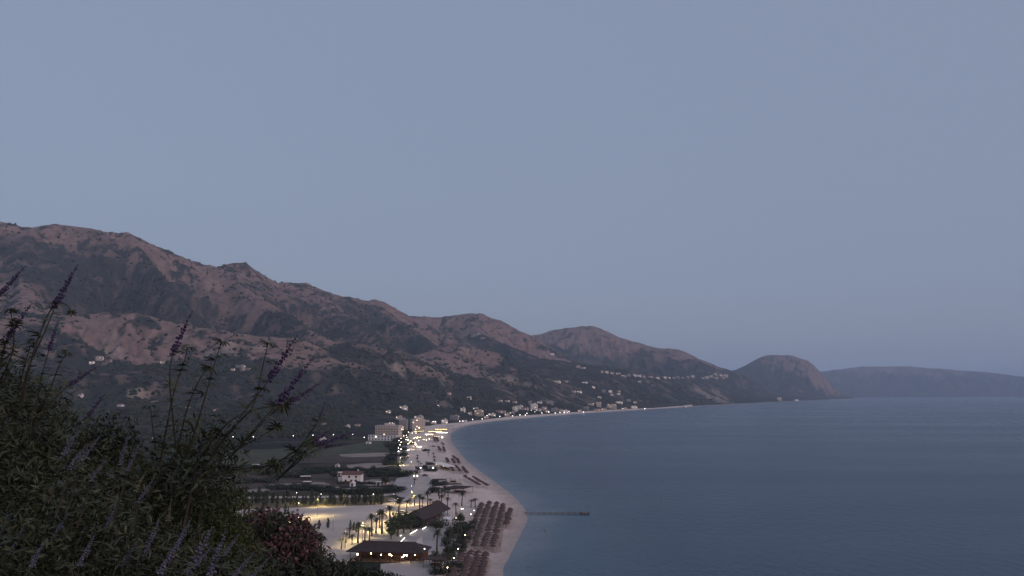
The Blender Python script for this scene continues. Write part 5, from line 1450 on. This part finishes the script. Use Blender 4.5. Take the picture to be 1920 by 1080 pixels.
# -- chaste tree at the left edge
lob = [(10, 850, 4.4, 120, 120, .5), (60, 765, 4.8, 55, 45, .4), (-20, 700, 4.6, 60, 70, .4), (0, 990, 4.0, 150, 140, .5), (110, 880, 4.4, 80, 80, .4)]
r, b, g = shrub('chaste_tree', 'tall chaste tree with dark purple flower spikes at the left edge', 'shrub', lob, 9000, .055, .2, LM_VITEX, 21, 8)
for pts, sp in (([(30, 800, 4.3), (50, 700, 4.2), (85, 620, 4.1), (104, 572, 4.1)], (148, 494, 4.1)), ([(-30, 760, 4.3), (-20, 640, 4.2), (0, 552, 4.1)], (50, 498, 4.1)),
                ([(-10, 780, 4.3), (0, 690, 4.2), (15, 632, 4.2)], (62, 566, 4.2)), ([(60, 800, 4.5), (100, 750, 4.5), (130, 722, 4.5)], (186, 686, 4.5)), 
                ([(90, 830, 4.2), (140, 800, 4.2), (165, 780, 4.2)], (200, 735, 4.2)), ([(60, 820, 4.4), (75, 720, 4.3), (92, 655, 4.3)], (110, 600, 4.3))):
    shoot(r, b, pts, SPIKE_P, g, 11, .0042, 1.0, sp)
shoot(r, b, [(40, 760, 4.2), (60, 670, 4.1), (85, 600, 4.1), (105, 570, 4.1), (122, 570, 4.1), (134, 582, 4.1)], 'tuft', g, 6, .0042, .55)
for pts in ([(20, 800, 4.4), (45, 690, 4.3), (60, 640, 4.3)], [(-20, 800, 4.3), (5, 660, 4.2), (30, 600, 4.2)], [(60, 830, 4.5), (105, 700, 4.5), (125, 660, 4.5)], [(0, 720, 4.3), (25, 650, 4.2), (20, 580, 4.2)]):
    shoot(r, b, pts, 'tuft', g, 10, .004, .9)
# -- chaste tree in the middle
lob = [(300, 880, 4.6, 80, 55, .5), (390, 870, 4.6, 70, 55, .45), (280, 930, 4.6, 110, 60, .4), (380, 820, 4.5, 60, 40, .4), (370, 920, 4.8, 90, 45, .4)]
r, b, g = shrub('chaste_tree', 'airy chaste tree with long leafy shoots against the dark mountain slope', 'shrub', lob, 2300, .065, .2, LM_VITEX, 22, 9)
for pts, sp in (([(330, 840, 4.3), (322, 760, 4.2), (318, 700, 4.1), (324, 662, 4.1)], (362, 582, 4.1)), ([(400, 850, 4.3), (460, 770, 4.2), (505, 712, 4.2)], (560, 626, 4.2)),
                ([(430, 860, 4.3), (490, 790, 4.2), (525, 752, 4.2)], (590, 668, 4.2)), ([(440, 850, 4.3), (510, 775, 4.3), (545, 754, 4.3)], (606, 716, 4.3)), 
                ([(520, 900, 4.5), (570, 850, 4.4), (600, 832, 4.4)], (672, 808, 4.4)), ([(500, 880, 4.5), (560, 842, 4.4), (590, 826, 4.4)], (630, 800, 4.4)), ([(530, 890, 4.6), (580, 850, 4.5), (612, 838, 4.5)], (655, 832, 4.5)), ([(540, 870, 4.6), (590, 800, 4.5), (600, 780, 4.5)], (612, 752, 4.5))):
    shoot(r, b, pts, SPIKE_P, g, 9, .0040, .95, sp)
for pts in ([(380, 880, 4.3), (440, 800, 4.2), (475, 760, 4.1), (492, 690, 4.1), (503, 642, 4.1)], [(350, 860, 4.3), (380, 760, 4.2), (400, 690, 4.2), (416, 640, 4.2)], [(330, 860, 4.4), (350, 770, 4.3), (375, 710, 4.3), (392, 690, 4.3)],
            [(300, 870, 4.4), (325, 740, 4.3), (345, 680, 4.3), (352, 650, 4.3)], [(380, 880, 4.4), (450, 840, 4.4), (520, 800, 4.4)], [(360, 880, 4.4), (420, 800, 4.3), (470, 770, 4.3), (530, 760, 4.3)], [(300, 900, 4.5), (290, 830, 4.5), (282, 760, 4.5)], [(400, 890, 4.5), (480, 880, 4.5), (560, 850, 4.5)], [(380, 900, 4.5), (450, 880, 4.5), (520, 872, 4.5)]):
    shoot(r, b, pts, 'tuft', g, 13, .0042, 1.0)
# -- dark round bush
lob = [(195, 822, 7.0, 50, 48, .45), (170, 840, 7.0, 40, 40, .4), (225, 850, 7.0, 40, 35, .4), (200, 900, 7.0, 70, 60, .5)]
shrub('mastic_bush', 'compact almost black evergreen bush behind the pale flower spikes at left', 'shrub', lob, 4200, .045, .45, LM_DARK, 23, 4)
lob = [(30, 740, 8.0, 60, 36, .5), (70, 770, 8.0, 50, 36, .5), (-20, 740, 8, 60, 50, .5), (100, 830, 8, 60, 50, .5)]
shrub('mastic_bush', 'black rounded bush behind the purple chaste tree at the left edge', 'shrub', lob, 4200, .05, .45, LM_DARK, 24, 4)
# -- pale lavender-flowered shrub along the bottom
lob = [(120, 1040, 3.6, 140, 90, .45), (270, 1060, 3.7, 130, 80, .45), (160, 950, 4.0, 110, 80, .45), (30, 1080, 3.3, 140, 90, .4), (400, 1085, 3.9, 110, 60, .45)]
r, b, g = shrub('chaste_tree', 'low chaste tree with pale lavender flower spikes along the bottom edge', 'shrub', lob, 15000, .045, .22, LM_VITEX, 25, 8)
for k, (u0, v0, u1, v1) in enumerate([(300, 1075, 345, 1005), (350, 1080, 400, 985), (395, 1075, 425, 990), (440, 1080, 478, 1035), (270, 1040, 300, 975), (420, 1040, 450, 1000), (330, 1030, 360, 970), (230, 1060, 262, 1010), (150, 1060, 180, 1000), (100, 1010, 130, 960), (60, 1060, 85, 1010),
                                      (20, 1040, 45, 985), (200, 990, 222, 940), (260, 940, 290, 895), (170, 900, 200, 860), (130, 880, 165, 830), (240, 880, 262, 830), (5, 1010, 15, 960), (370, 1060, 400, 1020), (470, 1085, 505, 1045), (120, 850, 150, 800), (225, 870, 240, 820), (155, 860, 190, 815)]):
    Yd = 3.05 + .12 * ((k * 7) % 5)
    shoot(r, b, [(u0 - 26, v0 + 90, Yd), (u0 - 8, v0 + 32, Yd), (u0, v0, Yd)], SPIKE_L, g, 6, .0038, .8, (u1, v1, Yd), wide=1.5)
for u0, v0, u1, v1 in ((316, 975, 322, 930), (210, 1000, 232, 960), (255, 920, 275, 880), (90, 930, 118, 880)):
    shoot(r, b, [(u0 - 10, v0 + 80, 3.9), (u0 - 3, v0 + 30, 3.9), (u0, v0, 3.9)], SPIKE_D, g, 4, .0035, .8, (u1, v1, 3.9))
# -- green broom-like bush
lob = [(404, 985, 5.2, 54, 60, .5), (428, 932, 5.6, 28, 32, .4), (380, 1040, 5.0, 80, 60, .5), (438, 1050, 5.2, 42, 60, .45), (330, 960, 5.4, 70, 50, .45)]
shrub('broom_bush', 'yellowish green leafy bush in front of the car park edge', 'shrub', lob, 13000, .036, .25, LM_GREEN, 26, 7)
lob = [(150, 905, 5.0, 80, 45, .4), (240, 900, 5.2, 60, 40, .4), (60, 900, 5.0, 80, 50, .4)]
shrub('broom_bush', 'yellowish green bush between the pale spikes at the left', 'shrub', lob, 7000, .036, .25, LM_GREEN, 27, 5)
# -- oleander
lob = [(498, 985, 11, 34, 24, .6), (532, 995, 11, 44, 32, .6), (560, 1012, 11, 34, 30, .6), (520, 1040, 10.8, 55, 36, .6), (582, 1052, 11, 40, 28, .6), (555, 1072, 10.8, 70, 30, .6), (622, 1076, 11.5, 30, 20, .5)]
r, b, g = shrub('oleander', 'rounded oleander bush covered in dusky pink flowers at the foot of the slope', 'shrub', lob, 6500, .11, .2, LM_OLEA, 28, 7)
C = lobe_points(lob[:4], 1100, g, .22); 
keepf = fbm(C[:, 0] * 2.2, C[:, 2] * 2.2, 2, 9) > .44
C = C[keepf]; C = np.repeat(C, 4, 0) + g.normal(size=(len(C) * 4, 3)) * .03
VV, T = leaves(C - np.array(b), .05, .8, g)
o = link('flowers', np_mesh('oleander_flowers', VV, tris=T), LM_PINK, parent=r); o['kind'] = 'stuff'
# -- dark bushes on the right shoulder of the slope
lob = [(480, 1075, 8.5, 50, 46, .5), (520, 1095, 8.5, 60, 36, .5), (440, 1090, 7.5, 50, 40, .4)]
shrub('mastic_bush', 'dark bush just left of the pink oleander at the bottom edge', 'shrub', lob, 3600, .06, .4, LM_DARK, 29, 4)
lob = [(640, 1080, 14, 40, 26, .8), (600, 1085, 14, 50, 28, .8), (670, 1092, 14.5, 34, 22, .7)]
shrub('mastic_bush', 'dark bush on the slope right of the oleander', 'shrub', lob, 3600, .085, .4, LM_DARK, 30, 4)
lob = [(700, 1095, 17, 34, 22, .8), (730, 1104, 18, 34, 24, .9)]
shrub('mastic_bush', 'last dark bush of the slope below the long restaurant', 'shrub', lob, 2600, .10, .4, LM_DARK, 31, 4)
lob = [(478, 965, 15, 12, 12, .6), (470, 990, 15, 22, 22, .7), (450, 1010, 15, 40, 40, .8)]
shrub('mastic_bush', 'dark bush peeping over the slope above the pink oleander', 'shrub', lob, 2600, .09, .4, LM_DARK, 32, 4)

# -- low maquis covering the slope all round
rng = np.random.default_rng(77)
n = 42000
rr_ = np.sqrt(rng.uniform(3.2 ** 2, 60 ** 2, n)) * (0.25 + .75 * rng.random(n)); tt_ = rng.uniform(-2.2, 2.2, n)
rr_ = np.maximum(rr_, 3.0)
x, y = rr_ * np.sin(tt_), rr_ * np.cos(tt_)
s_ = HN[0] * x + HN[1] * y
hgt = .18 + .55 * fbm(x / 2.2, y / 2.2, 3, 88)
z = camera_hill(x, y) + hgt * rng.random(n) ** .6
ok = (z < EYE - .235 * np.hypot(x, y) - .1) | (x / np.maximum(y, .1) < -.22) | (y < 2)
ok &= z < EYE - .03 * np.hypot(x, y) + (x < -1.5) * .2
C = np.stack([x, y, z], 1)[ok]
VV, T = leaves(C, .10, .35, rng)
o = link('slope_scrub', np_mesh('slope_scrub', VV, tris=T), LM_DARK); o['kind'] = 'stuff'; o['label'] = 'low dark scrub covering the near slope'
# -- rounded scrub mounds farther down and behind on the same slope
n = 1500
r_q = rng.uniform(9, 135, n); t_q = rng.uniform(-1.9, 1.6, n)
x, y = r_q * np.sin(t_q), r_q * np.cos(t_q)
zc = camera_hill(x, y)
okm = (zc > 3.5) & (shore_signed(x, y) > 4)
hb = rng.uniform(.5, 1.3, n)
cx_, cy_, cz_ = x, y, zc + hb
fwd = y * CP + (cz_ - EYE) * SP; upv = -y * SP + (cz_ - EYE) * CP
uu = 960 + FPX * x / np.maximum(fwd, .1); vv = 540 - FPX * upv / np.maximum(fwd, .1)
inframe = (fwd > 0) & (uu > -40) & (uu < 1960) & (vv < 1100)
line = np.where(uu < 470, 905, 975 + (uu - 470) * .45)
okm &= ~inframe | ((vv > line + 12) & (uu < 735))
x, y, zc, hb = x[okm], y[okm], zc[okm], hb[okm]
m_ = 70
k = np.repeat(np.arange(len(x)), m_)
d = rng.normal(size=(len(k), 3)); d /= np.linalg.norm(d, axis=1)[:, None]
d *= (rng.random(len(k)) ** .3)[:, None]
C = np.stack([x[k] + d[:, 0] * hb[k] * 1.1, y[k] + d[:, 1] * hb[k] * 1.1, zc[k] + hb[k] * .35 + d[:, 2] * hb[k] * .65], 1)
VV, T = leaves(C, .26, .45, rng)
o = link('slope_bushes', np_mesh('slope_bushes', VV, tris=T), LM_DARK); o['kind'] = 'stuff'; o['label'] = 'dark mounds of scrub covering the hillside below the camera'
# ================================================================== EACH LOOK-ALIKE GETS ITS PLACE IN ITS LABEL
def _ord(n): return '%d%s' % (n, 'th' if 10 <= n % 100 <= 20 else {1: 'st', 2: 'nd', 3: 'rd'}.get(n % 10, 'th'))
_by = {}
for o in COL.objects:
    if o.parent is None and 'category' in o.keys(): _by.setdefault(o['label'], []).append(o)
for lab, L in _by.items():
    if len(L) < 2: continue
    far = L[0].name.startswith(('beach_umbrella', 'sun_lounger'))
    L.sort(key=lambda o: -o.location.y if far else o.location.x / max(o.location.y, 1))
    for k, o in enumerate(L):
        o['label'] = '%s %s, %s' % (_ord(k + 1), 'from far end' if far else 'from left', lab)
        if 'group' not in o.keys(): o['group'] = lab

for o in COL.objects:
    if 'category' in o.keys() and len(o['label'].split()) > 16: print('LONG', o['label'])
# ================================================================== HAZE
def haze():
    s = 62000.0
    top = 900.0
    v = [(-s, -s, -4), (s, -s, -4), (s, s, -4), (-s, s, -4), (-s, -s, top), (s, -s, top), (s, s, top), (-s, s, top)]
    f = [(3, 2, 1, 0), (4, 5, 6, 7), (0, 1, 5, 4), (1, 2, 6, 5), (2, 3, 7, 6), (3, 0, 4, 7)]
    me = bpy.data.meshes.new('haze'); me.from_pydata(v, [], f); me.update()
    m = bpy.data.materials.new('haze'); m.use_nodes = True
    nt = m.node_tree
    nt.nodes.remove(nt.nodes['Principled BSDF'])
    p = nt.nodes.new('ShaderNodeVolumePrincipled')
    p.inputs['Color'].default_value = (0.62, 0.78, 1.0, 1)
    p.inputs['Density'].default_value = 6.5e-5
    p.inputs['Anisotropy'].default_value = 0.0
    nt.links.new(p.outputs[0], nt.nodes['Material Output'].inputs['Volume'])
    o = link('haze', me, m)
    o['kind'] = 'stuff'
    o['label'] = 'thin bluish evening haze over the whole bay'
    return o
haze()
